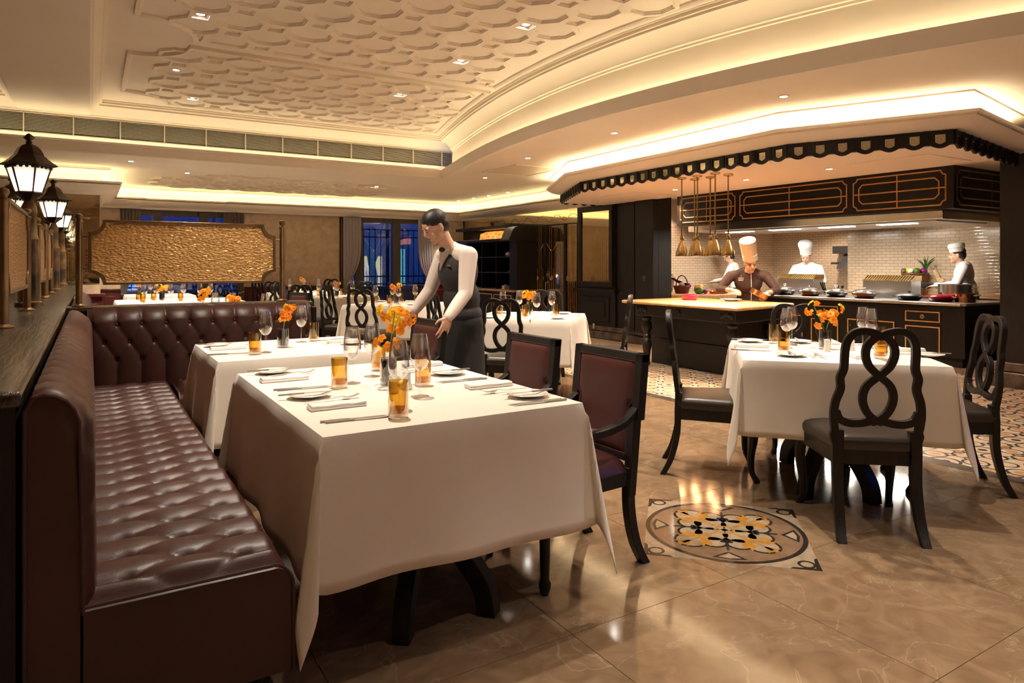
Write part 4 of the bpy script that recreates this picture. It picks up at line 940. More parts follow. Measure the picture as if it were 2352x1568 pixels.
# burgundy armchairs
def armchair():
    t = thing('armchair', 'armchair', 'armchair')
    lean = lambda z: -.235-(z-.42)*.10
    def slab(name, x0, x1, z0, z1, d0, d1, mat, bevel=.006, par=t):
        V = [(x0, lean(z0)+d0, z0), (x1, lean(z0)+d0, z0), (x1, lean(z0)+d1, z0), (x0, lean(z0)+d1, z0), (x0, lean(z1)+d0, z1), (x1, lean(z1)+d0, z1), (x1, lean(z1)+d1, z1), (x0, lean(z1)+d1, z1)]
        return MB().add(V, [(0,3,2,1),(4,5,6,7),(0,1,5,4),(1,2,6,5),(2,3,7,6),(3,0,4,7)]).obj(name, mat, par, bevel=bevel)
    fr = MB()
    for (x0, x1, z0, z1) in ((-.235, -.19, .62, .90), (.19, .235, .62, .90), (-.215, -.172, .30, .64), (.172, .215, .30, .64), (-.235, .235, .862, .90), (-.20, .20, .44, .47)):
        V = [(x0, lean(z0)-.02, z0), (x1, lean(z0)-.02, z0), (x1, lean(z0)+.02, z0), (x0, lean(z0)+.02, z0), (x0, lean(z1)-.02, z1), (x1, lean(z1)-.02, z1), (x1, lean(z1)+.02, z1), (x0, lean(z1)+.02, z1)]
        fr.add(V, [(0,3,2,1),(4,5,6,7),(0,1,5,4),(1,2,6,5),(2,3,7,6),(3,0,4,7)])
    fr.obj('back_frame', 'dark_wood', t, bevel=.003)
    # T-shaped padded back with a gentle bulge on both faces
    def padw(z): return .17+(.022 if z > .70 else 0 if z < .68 else .022*(z-.68)/.02)
    def pad(sgn):
        def fn(u, v):
            z = .47+.395*v; w = padw(z)
            e = (1-(2*u-1)**6)*(1-(2*v-1)**6)
            return ((2*u-1)*w, lean(z)+sgn*(.012+.022*max(0, e)**.5), z)
        return fn
    MB().grid(pad(1), 20, 24).obj('back_pad', 'leather_chair', t, smooth=60); MB().grid(pad(-1), 20, 24).obj('back_pad', 'leather_chair', t, smooth=60)
    pp = []
    for z in np.linspace(.47, .865, 20): pp.append((padw(z), lean(z)+.016, z))
    for z in np.linspace(.865, .47, 20): pp.append((-padw(z), lean(z)+.016, z))
    MB().tube(pp+[pp[0]], .005, 6).obj('piping', 'leather_chair', t)
    def seat(u, v):
        e = max(0, (1-(2*u-1)**8)*(1-(2*v-1)**8))**.5
        return ((2*u-1)*(.20+.035*v), -.22+.47*v, .40+.075*e)
    MB().grid(seat, 18, 18).obj('seat', 'leather_chair', t, smooth=60)
    V = []; MB().ring([(-.205, -.22), (.205, -.22), (.24, .25), (-.24, .25)], [(-.17, -.19), (.17, -.19), (.20, .21), (-.20, .21)], .345, .405).obj('seat_rail', 'dark_wood', t, bevel=.004)
    for s in (-1, 1):
        ar = spline([(s*.205, -.245, .66), (s*.215, -.17, .615), (s*.225, -.05, .592), (s*.232, .12, .588), (s*.235, .20, .578)], 6)
        V = []; F = []
        for i, p in enumerate(ar):
            w = .020+.004*math.sin(i); V += [(p[0]-.022, p[1], p[2]-.016), (p[0]+.022, p[1], p[2]-.016), (p[0]+.022, p[1], p[2]+.016), (p[0]-.022, p[1], p[2]+.016)]
        for i in range(len(ar)-1):
            for k in range(4): F.append((i*4+k, i*4+(k+1)%4, i*4+4+(k+1)%4, i*4+4+k))
        F += [(3,2,1,0), tuple((len(ar)-1)*4+k for k in range(4))]
        a_ = MB().add(V, F).obj('arm', 'dark_wood', t, bevel=.004)
        MB().ball((s*.229, .06, .606), .1, 12, 8, (.24, .95, .16)).obj('arm_pad', 'leather_chair', a_)
        MB().tube(spline([(s*.222, .21, .40), (s*.232, .17, .50), (s*.234, .19, .585)], 5), .017, 8).obj('arm_support', 'dark_wood', t)
        MB().lathe([(.026, .36), (.024, .30), (.017, .06), (.024, .045), (.024, .03), (.015, .0)], 12).obj('leg', 'dark_wood', t, (s*.215, .225, 0))
        bl = spline([(s*.19, -.225, .42), (s*.19, -.225, .25), (s*.192, -.255, .10), (s*.195, -.305, 0)], 6); V = []; F = []
        for p in bl: V += [(p[0]-.021, p[1]-.02, p[2]), (p[0]+.021, p[1]-.02, p[2]), (p[0]+.021, p[1]+.02, p[2]), (p[0]-.021, p[1]+.02, p[2])]
        for i in range(len(bl)-1):
            for k in range(4): F.append((i*4+k, i*4+(k+1)%4, i*4+4+(k+1)%4, i*4+4+k))
        F += [(3,2,1,0), tuple((len(bl)-1)*4+k for k in range(4))]
        MB().add(V, F).obj('leg', 'dark_wood', t, bevel=.003)
    return t
ac0 = armchair(); ac0.location = (1.725, 2.40, 0); ac0.rotation_euler = (0, 0, PI/2)
ac0['label'] = 'burgundy leather armchair nearest the camera, at the nearest table'; ac0['group'] = 'burgundy armchairs'
copy_tree(ac0, (1.735, 3.05, 0), PI/2, 'burgundy leather armchair second along the nearest table', 'burgundy armchairs')
copy_tree(ac0, (1.72, 4.32, 0), PI/2+.04, 'burgundy leather armchair whose back the waiter holds', 'burgundy armchairs')
copy_tree(ac0, (2.15, 9.3, 0), PI/2+.3, 'burgundy leather armchair far back, left of the tall screen post', 'burgundy armchairs')
copy_tree(ac0, (2.18, 10.35, 0), PI/2, 'burgundy leather armchair far back behind the glass screen, second', 'burgundy armchairs')
# ---------------------------------------------------------------- tableware
bowl_me = MB().lathe([(.004, .100), (.014, .103), (.027, .115), (.036, .135), (.0385, .155), (.037, .180), (.033, .210), (.0275, .243), (.0268, .243), (.032, .210), (.0360, .180), (.0375, .155), (.035, .136), (.026, .117), (.013, .106), (.003, .104)], 22, cap=False).mesh('bowl', 'glass', smooth=60)
stem_me = MB().lathe([(.0045, .006), (.0035, .02), (.0033, .08), (.005, .102)], 10).mesh('stem', 'glass', smooth=60)
foot_me = MB().lathe([(.036, 0), (.0365, .0015), (.02, .004), (.005, .008), (0, .009)], 22).mesh('foot', 'glass', smooth=60)
tb_me = MB().lathe([(.034, .012), (.0345, .02), (.0345, .124), (.033, .124), (.033, .018), (0, .016)], 24, cap=False).mesh('cup', 'amber_glass', smooth=50)
tbb_me = MB().lathe([(0, 0), (.030, 0), (.034, .003), (.034, .0125), (0, .0145)], 24, cap=False).mesh('base', 'glass', smooth=50)
tbi_me = MB().lathe([(.0325, .019), (.0325, .034), (0, .024)], 20, cap=False).mesh('amber_bottom', 'amber_base', smooth=50)
def wine_glass(x, y, label, z=TZ, s=1.0):
    t = thing('wine_glass', label, 'wine glass', (x, y, z+.0015), group='wine glasses'); t.scale = (s, s, s)
    inst('bowl', bowl_me, t); inst('stem', stem_me, t); inst('foot', foot_me, t)
def tumbler(x, y, label, z=TZ):
    t = thing('tumbler', label, 'tumbler', (x, y, z+.0015), group='amber tumblers')
    inst('cup', tb_me, t); inst('base', tbb_me, t); inst('amber_bottom', tbi_me, t)
# orchid flower: five bent petals and a lip
def flower_mesh(mat):
    mb = MB()
    for k in range(5):
        a = 2*PI*k/5+.3; w = .012 if k % 2 else .015; L_ = .030 if k % 2 else .027
        pts = [(0, 0, 0), (w*.7, L_*.35, .006), (w, L_*.65, .007), (w*.5, L_*.95, .002), (0, L_*1.05, -.001), (-w*.5, L_*.95, .002), (-w, L_*.65, .007), (-w*.7, L_*.35, .006), (0, L_*.6, .011)]
        mb.add(pts, [(0,1,8),(1,2,8),(2,3,8),(3,4,8),(4,5,8),(5,6,8),(6,7,8),(7,0,8)], rotm('Z', a))
    mb.ball((0, 0, .008), .006, 6, 4)
    return mb.mesh('flower', mat, smooth=70, recalc=False)
fl_me = [flower_mesh('petal'), flower_mesh('petal'), flower_mesh('petal_yellow')]
vg_me = MB().lathe([(0, .0), (.036, .0), (.036, .115), (.0345, .115), (.0345, .010), (0, .008)], 20, cap=False).mesh('vase_glass', 'vase_glass', smooth=50)
vf = MB()
for k in range(26):
    a = k*2.4; r = .029*math.sqrt((k+.5)/26); vf.tube([(r*math.cos(a), r*math.sin(a), .012), (r*math.cos(a+.2), r*math.sin(a+.2), .105)], .0045, 5)
vf_me = vf.mesh('twig_filling', 'vase_fill')
def orchid(x, y, label, seed, h=1.0, spread=1.0, n=20, z=TZ):
    rnd = random.Random(seed); t = thing('orchid_vase', label, 'flower vase', (x, y, z+.0015), rnd.uniform(0, 6), 'orange orchid vases')
    inst('vase_glass', vg_me, t); inst('twig_filling', vf_me, t)
    stems = []
    for k in range(2):
        a = rnd.uniform(0, 6); e = (.05*spread*math.cos(a+k*PI), .05*spread*math.sin(a+k*PI), .245*h-k*.03)
        pth = spline([(0, 0, .06), (e[0]*.2, e[1]*.2, .14), (e[0]*.7, e[1]*.7, .20*h), e], 5); stems.append(pth)
        MB().tube(pth, .0025, 5).obj('stem', 'stem', t)
    for k in range(n):
        p = stems[k % 2][int(6+(len(stems[0])-7)*rnd.random()**.9)]
        a = rnd.uniform(0, 2*PI); el = rnd.uniform(-.4, .9); r = .034*rnd.uniform(.5, 1.35)*spread
        d = Vector((math.cos(a)*math.cos(el), math.sin(a)*math.cos(el), math.sin(el)))
        f = inst('flower', fl_me[0 if p[2] < .21*h else rnd.choice((0, 2))], t, (p[0]+d.x*r, p[1]+d.y*r, max(.118, p[2]+d.z*r)))
        q = d.to_track_quat('Z', 'Y'); f.rotation_mode = 'QUATERNION'; f.rotation_quaternion = q; s = rnd.uniform(.7, .98); f.scale = (s, s, s)
plate_me = MB().lathe([(0, .004), (.045, .004), (.052, .006), (.080, .014), (.082, .015), (.080, .0165), (.05, .009), (.04, .0065), (0, .0065)], 32, cap=False).mesh('side_plate', 'china', smooth=50)
def knife_mesh():
    mb = MB()
    mb.add([(-.115,-.005,0),(-.02,-.006,0),(-.02,.006,0),(-.115,.005,0),(-.115,-.004,.006),(-.02,-.005,.005),(-.02,.005,.005),(-.115,.004,.006)], [(0,3,2,1),(4,5,6,7),(0,1,5,4),(1,2,6,5),(2,3,7,6),(3,0,4,7)])
    mb.add([(-.02,-.006,.001),(.08,-.009,.001),(.115,.002,.001),(.10,.007,.001),(-.02,.006,.001),(-.02,-.006,.003),(.08,-.009,.002),(.115,.002,.002),(.10,.007,.002),(-.02,.006,.003)], [(4,3,2,1,0),(5,6,7,8,9),(0,1,6,5),(1,2,7,6),(2,3,8,7),(3,4,9,8),(4,0,5,9)])
    return mb.mesh('table_knife', 'cutlery', smooth=30)
def fork_mesh():
    mb = MB(); mb.bar([(-.11, .004), (-.05, .006), (0, .007), (.03, .012), (.05, .008)], [.0025]*5, .006)
    mb.bar([(.04, .009), (.06, .005), (.065, .006)], [.003]*3, .022)
    for y in (-.009, -.003, .003, .009): mb.bar([(.063, .0055, y), (.085, .008, y), (.105, .016, y)], [.002]*3, .0028)
    return mb.mesh('table_fork', 'cutlery', smooth=50)
kn_me, fk_me = knife_mesh(), fork_mesh()
def napkin_mesh():
    mb = MB()
    for k, (z0, z1, g, dx) in enumerate(((0, .009, 0, 0), (.0092, .0165, .002, .003))):
        n = 14; V = []; F = []
        for i in range(n+1):
            x = -.10+.20*i/n+dx; w = .031-g; e = .0022
            bow = .0012*math.sin(i*.9+k)
            V += [(x, -w+e, z0), (x, -w, z0+e), (x, -w, z1-e+bow), (x, -w+e, z1+bow), (x, 0, z1+.0015+bow), (x, w-e, z1+bow), (x, w, z1-e+bow), (x, w, z0+e), (x, w-e, z0)]
        for i in range(n):
            for q in range(9): F.append((i*9+q, i*9+(q+1)%9, (i+1)*9+(q+1)%9, (i+1)*9+q))
        F += [tuple(range(8, -1, -1)), tuple(n*9+q for q in range(9))]
        mb.add(V, F)
    return mb.mesh('napkin', 'napkin', smooth=50)
np_me = napkin_mesh()
def flat(name, me, x, y, ang, label, cat, z=TZ, group=None):
    o = inst(name, me, None, (x, y, z+.0016), math.radians(ang)); return tag(o, label, cat, group)
def setting(px, py, nx, ny, kx, ky, ang, where, z=TZ, plate=True, fork=None):
    """side plate with butter knife, fork across it, napkin, pair of knives"""
    if plate: flat('side_plate', plate_me, px, py, 0, 'round white side plate at '+where, 'plate', z, 'side plates')
    c, s = math.cos(math.radians(ang)), math.sin(math.radians(ang))
    if plate: flat('butter_knife', kn_me, px, py, ang+2, 'butter knife lying across the plate at '+where, 'knife', z+.016, 'butter knives')
    fx, fy = fork or (px+.10*c+.05*s, py+.10*s-.05*c)
    flat('fork', fk_me, fx, fy, ang+6, 'silver fork beside the plate at '+where, 'fork', z, 'forks')
    flat('folded_napkin', np_me, nx, ny, ang+3, 'folded white napkin at '+where, 'napkin', z, 'folded napkins')
    flat('knife', kn_me, kx, ky, ang, 'upper of two silver knives at '+where, 'knife', z, 'table knives')
    flat('knife', kn_me, kx+.018*s+.012*c, ky-.018*c+.012*s, ang-1, 'lower of two silver knives at '+where, 'knife', z, 'table knives')
T1n = 'the nearest table'
setting(.735, 3.33, .73, 3.10, .75, 2.87, -3, T1n+', far left place', fork=(.80, 3.24))
setting(.72, 2.655, .755, 2.42, .75, 2.205, -3, T1n+', near left place', fork=(.78, 2.55))
setting(1.42, 2.87, 1.43, 3.17, 1.40, 2.675, 176, T1n+', far right place', fork=(1.36, 3.02))
setting(1.445, 2.225, 1.425, 2.49, 1.42, 2.03+.07, 176, T1n+', near right place', fork=(1.42, 2.36))
for x, y, lb in ((.965, 2.875, 'left of the orchids'), (1.10, 3.0, 'behind the orchid vase'), (1.09, 2.445, 'right of the salt shakers'), (.935, 2.28, 'closest to the camera')): wine_glass(x, y, 'clear wine glass on the nearest table, '+lb)
for x, y, lb in ((.885, 2.80, 'at its left side'), (1.19, 3.16, 'behind the orchid vase'), (1.20, 2.66, 'at its right side'), (.88, 2.15, 'closest to the camera')): tumbler(x, y, 'amber glass tumbler on the nearest table, '+lb)
orchid(1.085, 2.76, 'orange orchids in a twig-filled glass vase on the nearest table', 3, 1.30, 1.55, 26)
shk_me = MB().lathe([(.021, 0), (.022, .006), (.0165, .035), (.0165, .060), (.018, .066), (.016, .071), (0, .073)], 18).mesh('shaker', 'china', smooth=50)
def shaker(x, y, label, z=TZ): tag(inst('salt_shaker', shk_me, None, (x, y, z+.0016)), label, 'shaker', 'white shakers')
shaker(1.03, 2.57, 'white ceramic shaker in front of the orchids on the nearest table'); shaker(1.11, 2.62, 'white ceramic shaker behind its twin on the nearest table')
# second booth table
T1b = 'the second booth table'
setting(.68, 4.60, .71, 4.42, .68, 4.19, -3, T1b+', left place', fork=(.74, 4.50)); setting(1.44, 4.28, 1.42, 4.42, 1.40, 4.58, 176, T1b+', right place')
wine_glass(.87, 4.14, 'clear wine glass on the second booth table, left of the orchids'); wine_glass(1.187, 4.57, 'clear wine glass on the second booth table, right of the orchids')
tumbler(.802, 4.09, 'amber tumbler on the second booth table, left of the orchids'); tumbler(1.277, 4.60, 'amber tumbler on the second booth table, right of the orchids')
orchid(1.02, 4.36, 'orange orchids in a dark vase on the second booth table', 11, 1.1, .8, 22)
# right table (turned 45 degrees)
T2 = 'the right table'
setting(3.72, 3.02, 3.50, 2.83, 3.36, 2.72, -46, T2+', left place', fork=(3.66, 2.88))
setting(3.34, 2.43, 3.62, 2.22, 3.60, 2.05, 44, T2+', front place', fork=(3.46, 2.34))
flat('fork', fk_me, 3.45, 2.30, 135, 'second silver fork on the right table, front place', 'fork'); 
setting(3.98, 2.02, 4.12, 2.22, 4.0, 2.1, 134, T2+', right place'); setting(3.95, 2.82, 4.12, 2.70, 4.2, 2.6, 224, T2+', far place')
for x, y, lb in ((3.80, 2.76, 'left of the orchids, rear'), (3.64, 2.68, 'left of the orchids, front'), (4.18, 2.52, 'right of the orchids, rear'), (4.07, 2.40, 'right of the orchids, front')): wine_glass(x, y, 'clear wine glass on the right table, '+lb)
for x, y, lb in ((3.80, 2.89, 'farther left'), (3.45, 2.56, 'nearest left'), (3.67, 2.11, 'seen through the chair back'), (4.2, 2.42, 'behind the chair back')): tumbler(x, y, 'amber tumbler on the right table, '+lb)
orchid(3.80, 2.53, 'loose orange orchids in a glass vase on the right table', 5, 1.08, 1.3, 22)
shaker(3.70, 2.45, 'left white shaker before the orchids on the right table'); shaker(3.80, 2.36, 'right white shaker before the orchids on the right table')
# tables further back
def spread(c, nm, seed, vase=True, n=4):
    a = R45
    R = lambda u, v: (c[0]+u*math.cos(a)-v*math.sin(a), c[1]+u*math.sin(a)+v*math.cos(a))
    sd = ('near-left', 'right', 'far', 'left')
    for k in range(4):
        g = k*PI/2; r = lambda u, v: R(*(u*math.cos(g)-v*math.sin(g), u*math.sin(g)+v*math.cos(g)))
        w = sd[k]+' side'
        wine_glass(*r(.14, -.22), 'clear wine glass on '+nm+', '+w); tumbler(*r(.04, -.28), 'amber tumbler on '+nm+', '+w)
        flat('side_plate', plate_me, *r(-.30, -.36), 0, 'white side plate on '+nm+', '+w, 'plate', group='side plates')
        flat('folded_napkin', np_me, *r(-.08, -.40), math.degrees(a+g), 'folded white napkin on '+nm+', '+w, 'napkin', group='folded napkins')
        flat('knife', kn_me, *r(.14, -.40), math.degrees(a+g)+90, 'silver knife on '+nm+', '+w, 'knife', group='table knives')
    orchid(*R(.0, .02), 'orange orchid vase on '+nm, seed, 1.0, 1.0, 18)
    shaker(*R(-.07, -.05), 'left white shaker on '+nm); shaker(*R(-.02, -.10), 'right white shaker on '+nm)
spread((3.72, 5.72), 'the table right of the waiter', 21); spread((3.43, 8.47), 'the table left of the waiter', 22); spread((3.33, 10.72), 'the fourth table back', 23); spread((3.42, 12.95), 'the farthest table', 24)
for (x, y), lb in (((.90, 7.05), 'larger'), ((1.12, 6.72), 'smaller')): orchid(x, y, lb+' orange orchid bunch just above the cross ledge', 31 if lb == 'larger' else 32, 1.12 if lb == 'larger' else .85, 1.15, 22)
for x, y, lb in ((1.02, 7.05, 'first'), (1.16, 6.95, 'second'), (1.38, 6.6, 'last, near the armchairs')): wine_glass(x, y, 'wine glass above the cross ledge in the second booth, '+lb+' from left')
for x, y, lb in ((.62, 10.4, 'front left'), (.80, 10.9, 'rear left'), (.95, 10.5, 'middle'), (1.15, 10.9, 'rear middle'), (1.32, 10.5, 'right of middle'), (1.5, 10.8, 'rightmost')): wine_glass(x, y, 'wine glass on the far left table under the screen, '+lb)
for x, y, lb in ((.60, 10.3, 'front left'), (.75, 10.65, 'second'), (1.05, 10.3, 'right'), (.58, 10.9, 'rear left')): tumbler(x, y, 'amber tumbler on the far left table under the screen, '+lb)
orchid(.86, 10.75, 'orange orchid vase on the far left table, centre', 41, .9); orchid(.70, 12.9, 'orange orchid vase on the table by the far left window', 42)
for x, y, lb in ((.85, 12.7, 'left'), (1.1, 12.95, 'right')): wine_glass(x, y, 'wine glass on the table by the far left window, '+lb)

# ---------------------------------------------------------------- kitchen
PZ = .825
pt = thing('prep_table', 'black carved prep table with a thick wooden top before the chef', 'table', (0, 0, 0))
MB().prism([(5.80, 6.72), (5.80, 4.86), (7.05, 5.08), (7.05, 6.72)], PZ-.04, PZ).obj('tabletop', 'maple', pt, bevel=.018)
MB().prism([(5.93, 6.60), (5.93, 5.0), (6.95, 5.18), (6.95, 6.60)], PZ-.19, PZ-.04).obj('apron', 'dark_wood', pt, bevel=.008)
MB().box(6.27, 6.90, 5.30, 6.62, 0, PZ-.19).box(6.25, 6.92, 5.28, 6.64, .0, .33).obj('base', 'dark_wood', pt, bevel=.006)
lg = MB().lathe([(.05, .635), (.06, .60), (.045, .57), (.062, .53), (.066, .48), (.04, .42), (.035, .40), (.05, .38), (.035, .35), (.058, .31), (.062, .28), (.045, .16), (.038, .05), (.045, .03), (.03, 0)], 16).mesh('leg', 'dark_wood')
for x, y in ((6.02, 6.48), (6.02, 5.12), (6.85, 5.28), (6.85, 6.48)): inst('leg', lg, pt, (x, y, 0))
for y in (6.48, 5.12):
    mb = MB()
    for k in range(5): mb.ball((5.925, y+(k-2)*.035, PZ-.09-.012*abs(k-2)), .028, 8, 6, (.5, .8, 1.2))
    mb.obj('carving', 'dark_wood', pt)
mb = MB()
for k in range(5): mb.ball((5.925, 5.85+.025*math.cos(k*PI/4), PZ-.12+.03*math.sin(k*PI/4)), .016, 8, 6, (.6, .8, 1))
mb.obj('carving', 'dark_wood', pt)
# brass heat-lamp pendants
pd_rose = MB().lathe([(.055, -.0), (.055, -.012), (.045, -.018), (.012, -.02), (.009, -.03)], 20).mesh('ceiling_rose', 'brass')
pd_rod = MB().lathe([(.0085, -.70), (.0085, -.02)], 10).mesh('rod', 'brass')
pd_sh = MB().lathe([(.016, -.675), (.019, -.68), (.019, -.71), (.022, -.712), (.022, -.735), (.020, -.738), (.028, -.76), (.045, -.80), (.060, -.84), (.069, -.88), (.071, -.90), (.071, -.915), (.069, -.915), (.067, -.88), (.058, -.84), (.04, -.80), (.018, -.76)], 24, cap=False).mesh('shade', 'brass', smooth=50)
pd_bulb = MB().ball((0, 0, -.875), .035, 12, 8).mesh('bulb', 'heat_bulb'); pd_knob = MB().tube([(.018, 0, -.695), (.030, 0, -.695)], .004, 6).mesh('switch_knob', 'brass')
k = 0
for i, y in enumerate((5.73, 5.49, 5.23)):
    for x, w in ((5.87, 'front'), (6.08, 'rear')):
        t = thing('heat_lamp', 'brass bell-shaped heat lamp on a thin rod, %s row, %s' % (w, ('left', 'middle', 'right')[i]), 'pendant lamp', (x, y, 2.29), group='brass heat lamps')
        for nm, me in (('ceiling_rose', pd_rose), ('rod', pd_rod), ('shade', pd_sh), ('bulb', pd_bulb), ('switch_knob', pd_knob)): inst(nm, me, t)
        d = light('heat_lamp_beam', 'SPOT', (0, 0, -.90), t, 62, (1, .68, .48), .03, 135, .5)
# cooking counter
KX, KY0, KY1, KZ = 9.08, 4.18, 8.70, .80
ct = thing('cooking_counter', 'long black cooking counter with brass-lined doors in the open kitchen', 'counter')
MB().box(KX-.05, 10.2, KY0-.04, KY1, KZ-.03, KZ).obj('worktop', 'steel_brushed', ct, bevel=.004)
MB().tube([(KX-.055, KY0+.02, KZ-.018), (KX-.055, KY1, KZ-.018)], .022, 10).obj('front_rail', 'steel', ct)
MB().box(KX, 10.18, KY0, KY1, .12, KZ-.03).box(KX+.05, 10.15, KY0+.05, KY1-.05, 0, .12).obj('carcass', 'dark_wood', ct)
def gold_frame(mb, y0, y1, z0, z1, x, w=.014, t=.008):
    mb.box(x-t, x, y0, y1, z1-w, z1).box(x-t, x, y0, y1, z0, z0+w).box(x-t, x, y0, y0+w, z0+w, z1-w).box(x-t, x, y1-w, y1, z0+w, z1-w)
knob_me = MB().ball((-.012, 0, 0), .011, 8, 6).lathe([(.005, 0), (.005, .01)], 6, rotm('Y', -PI/2)).mesh('knob', 'brass')
vdisc = MB().lathe([(.028, 0), (.028, .006), (.015, .009), (0, .009)], 18, rotm('Y', -PI/2)).mesh('emblem_knob', 'brass')
ycur = 4.46
for wd, kind in ((.43, 'drawer'), (.66, 'door'), (.43, 'drawer'), (.66, 'door'), (.43, 'drawer'), (.66, 'door')):
    if kind == 'drawer':
        dr = MB().box(KX-.012, KX, ycur, ycur+wd, .545, .68).obj('drawer', 'dark_wood', ct); g = MB(); gold_frame(g, ycur, ycur+wd, .545, .68, KX-.011); g.obj('brass_line', 'gilt', dr); inst('emblem_knob', vdisc, dr, (KX-.013, ycur+wd/2, .612))
        z1 = .49
    else: z1 = .52
    dd = MB().box(KX-.012, KX, ycur, ycur+wd, .14, z1).obj('door', 'dark_wood', ct); g = MB(); gold_frame(g, ycur, ycur+wd, .14, z1, KX-.011); g.obj('brass_line', 'gilt', dd); inst('knob', knob_me, dd, (KX-.012, ycur+wd-.05, z1-.09))
    ycur += wd+.14
# extraction hood
hd = thing('extraction_hood', 'large black extraction hood with gilded line panels over the counter', 'hood', (0, 0, 0))
HX = 9.0
MB().box(HX, 10.95, 4.27, 8.9, 1.97, 2.5).obj('casing', 'dark_wood', hd)
MB().box(HX+.12, 10.8, 4.45, 8.75, 1.855, 1.97).obj('steel_skirt', 'steel', hd, bevel=.01)
MB().box(HX+.25, 10.6, 4.6, 8.6, 1.84, 1.855).obj('filter_panel', 'steel_brushed', hd)
for y in (5.0, 5.9, 6.8, 7.7): MB().box(9.45, 9.60, y, y+.5, 1.832, 1.84).obj('hood_lamp', 'hood_lamp', hd)
for y in (5.25, 6.15, 7.05, 7.95): light('hood_light', 'AREA', (9.55, y, 1.825), hd, 13, (1, .90, .76), size=(.15, .5))
def panel_trim(y0, y1, z0=2.02, z1=2.45, x=HX, flip=None):
    mb = MB(); r = .055; w = .015
    def line(pts, closed=True):
        P = pts+([pts[0]] if closed else [])
        for a, b_ in zip(P[:-1], P[1:]):
            if flip is None: mb.tube([(x-.004, a[0], a[1]), (x-.004, b_[0], b_[1])], w*.62, 4)
            else: mb.tube([(a[0], flip-.004, a[1]), (b_[0], flip-.004, b_[1])], w*.62, 4)
    def notch(y0, y1, z0, z1, r):
        P = []
        for cx, cz, a0 in ((y0, z0, PI/2), (y1, z0, PI), (y1, z1, 3*PI/2), (y0, z1, 0)):
            for k in range(5): a = a0-PI/2*k/4; P.append((cx+r*math.cos(a), cz+r*math.sin(a)))
        return P
    line(notch(y0, y1, z0, z1, r))
    i0, i1, k0, k1, c = y0+.08, y1-.08, z0+.085, z1-.085, .05
    line([(i0+c, k0), (i1-c, k0), (i1, k0+c), (i1, k1-c), (i1-c, k1), (i0+c, k1), (i0, k1-c), (i0, k0+c)])
    zm = (z0+z1)/2; line([(y0, zm), (y1, zm)], False); ym = (y0+y1)/2; line([(ym, z0), (ym, z1)], False)
    return mb
for a, b_ in ((7.60, 8.82), (5.66, 7.50), (4.36, 5.56)): panel_trim(a, b_).obj('panel_trim', 'gilt', hd)
panel_trim(9.08, 10.85, flip=4.27).obj('panel_trim', 'bronze', hd)
# back worktop along the tiled wall and the wooden vegetable counter
bw = thing('back_counter', 'stone back counter along the tiled kitchen wall', 'counter'); MB().box(10.62, 10.99, 3.44, 6.88, 0, .76).obj('carcass', 'dark_wood', bw); MB().box(10.6, 10.99, 3.44, 6.88, .76, .80).obj('worktop', 'maple', bw, bevel=.004)
vc = thing('vegetable_counter', 'wooden counter with vegetable baskets at the left of the kitchen', 'counter'); MB().box(7.85, 9.0, 7.5, 9.25, 0, .74).obj('carcass', 'dark_wood', vc); MB().box(7.83, 9.02, 7.45, 9.28, .74, .80).obj('worktop', 'maple', vc, bevel=.006)
ws = thing('wall_shelf', 'dark steel wall shelf on the tiled kitchen wall', 'shelf', (12.2, 7.35, 1.2)); MB().box(-.25, 0, -.25, .45, .28, .42).obj('upper_shelf', 'cast_iron', ws); MB().prism([(-.45, 0), (0, 0), (0, .45)], -.25, .45, rotm('X', PI/2)).obj('bracket', 'cast_iron', ws); MB().box(-.3, 0, -.25, .45, .08, .12).obj('lower_shelf', 'cast_iron', ws)
# salamander boxes with louvres
for y0, y1, lb in ((5.11, 5.80, 'brushed steel louvred heater box on the counter, right'), (6.60, 7.25, 'brushed steel louvred heater box on the counter behind the chef')):
    t = thing('heater_box', lb, 'heater', (9.62, 0, KZ)); MB().box(0, .26, y0, y1, 0, .25).obj('body', 'steel_brushed', t, bevel=.004)
    MB().add([(-.01, y0-.005, .25), (-.01, y1+.005, .25), (.10, y1+.005, .32), (.10, y0-.005, .32), (.27, y0-.005, .32), (.27, y1+.005, .32), (.27, y0-.005, .25), (.27, y1+.005, .25)], [(0,1,2,3),(3,2,5,4),(4,5,7,6),(0,3,4,6),(1,7,5,2),(0,6,7,1)]).obj('hood', 'brass', t)
    lv = MB().box(0, .12, -.006, .006, 0, .012, rotm('Y', -.56)).mesh('louvre', 'brass', smooth=0)
    for k in range(18): inst('louvre', lv, t, (0, y0+.02+k*(y1-y0-.04)/17, .255))
# pans
def pan_glass(x, y, mat, lb):
    t = thing('lidded_pan', lb, 'pan', (x, y, KZ)); 
    MB().lathe([(.10, 0), (.115, .004), (.155, .045), (.165, .072), (.168, .078), (.160, .078), (.145, .045), (.10, .008), (0, .006)], 28, cap=False).obj('bowl', mat, t)
    MB().lathe([(.165, .079), (.150, .098), (.11, .118), (.06, .130), (.015, .134), (0, .134)], 28, cap=False).obj('glass_lid', 'lid_glass', t)
    MB().lathe([(.166, .076), (.170, .079), (.166, .083), (.160, .080)], 28).obj('lid_rim', 'steel', t)
    MB().lathe([(.012, .134), (.010, .142), (.022, .152), (.025, .166), (.018, .178), (0, .182)], 14).obj('lid_knob', 'lid_glass', t)
    for s in (-1, 1): MB().tube([(.155*.3, s*.155, .07), (.03, s*.20, .078), (-.03, s*.20, .078), (-.155*.3, s*.155, .07)], .008, 8).obj('handle', 'steel', t)
pan_glass(9.33, 6.90, 'black_enamel', 'black pan with glass lid on the counter, next to the chef')
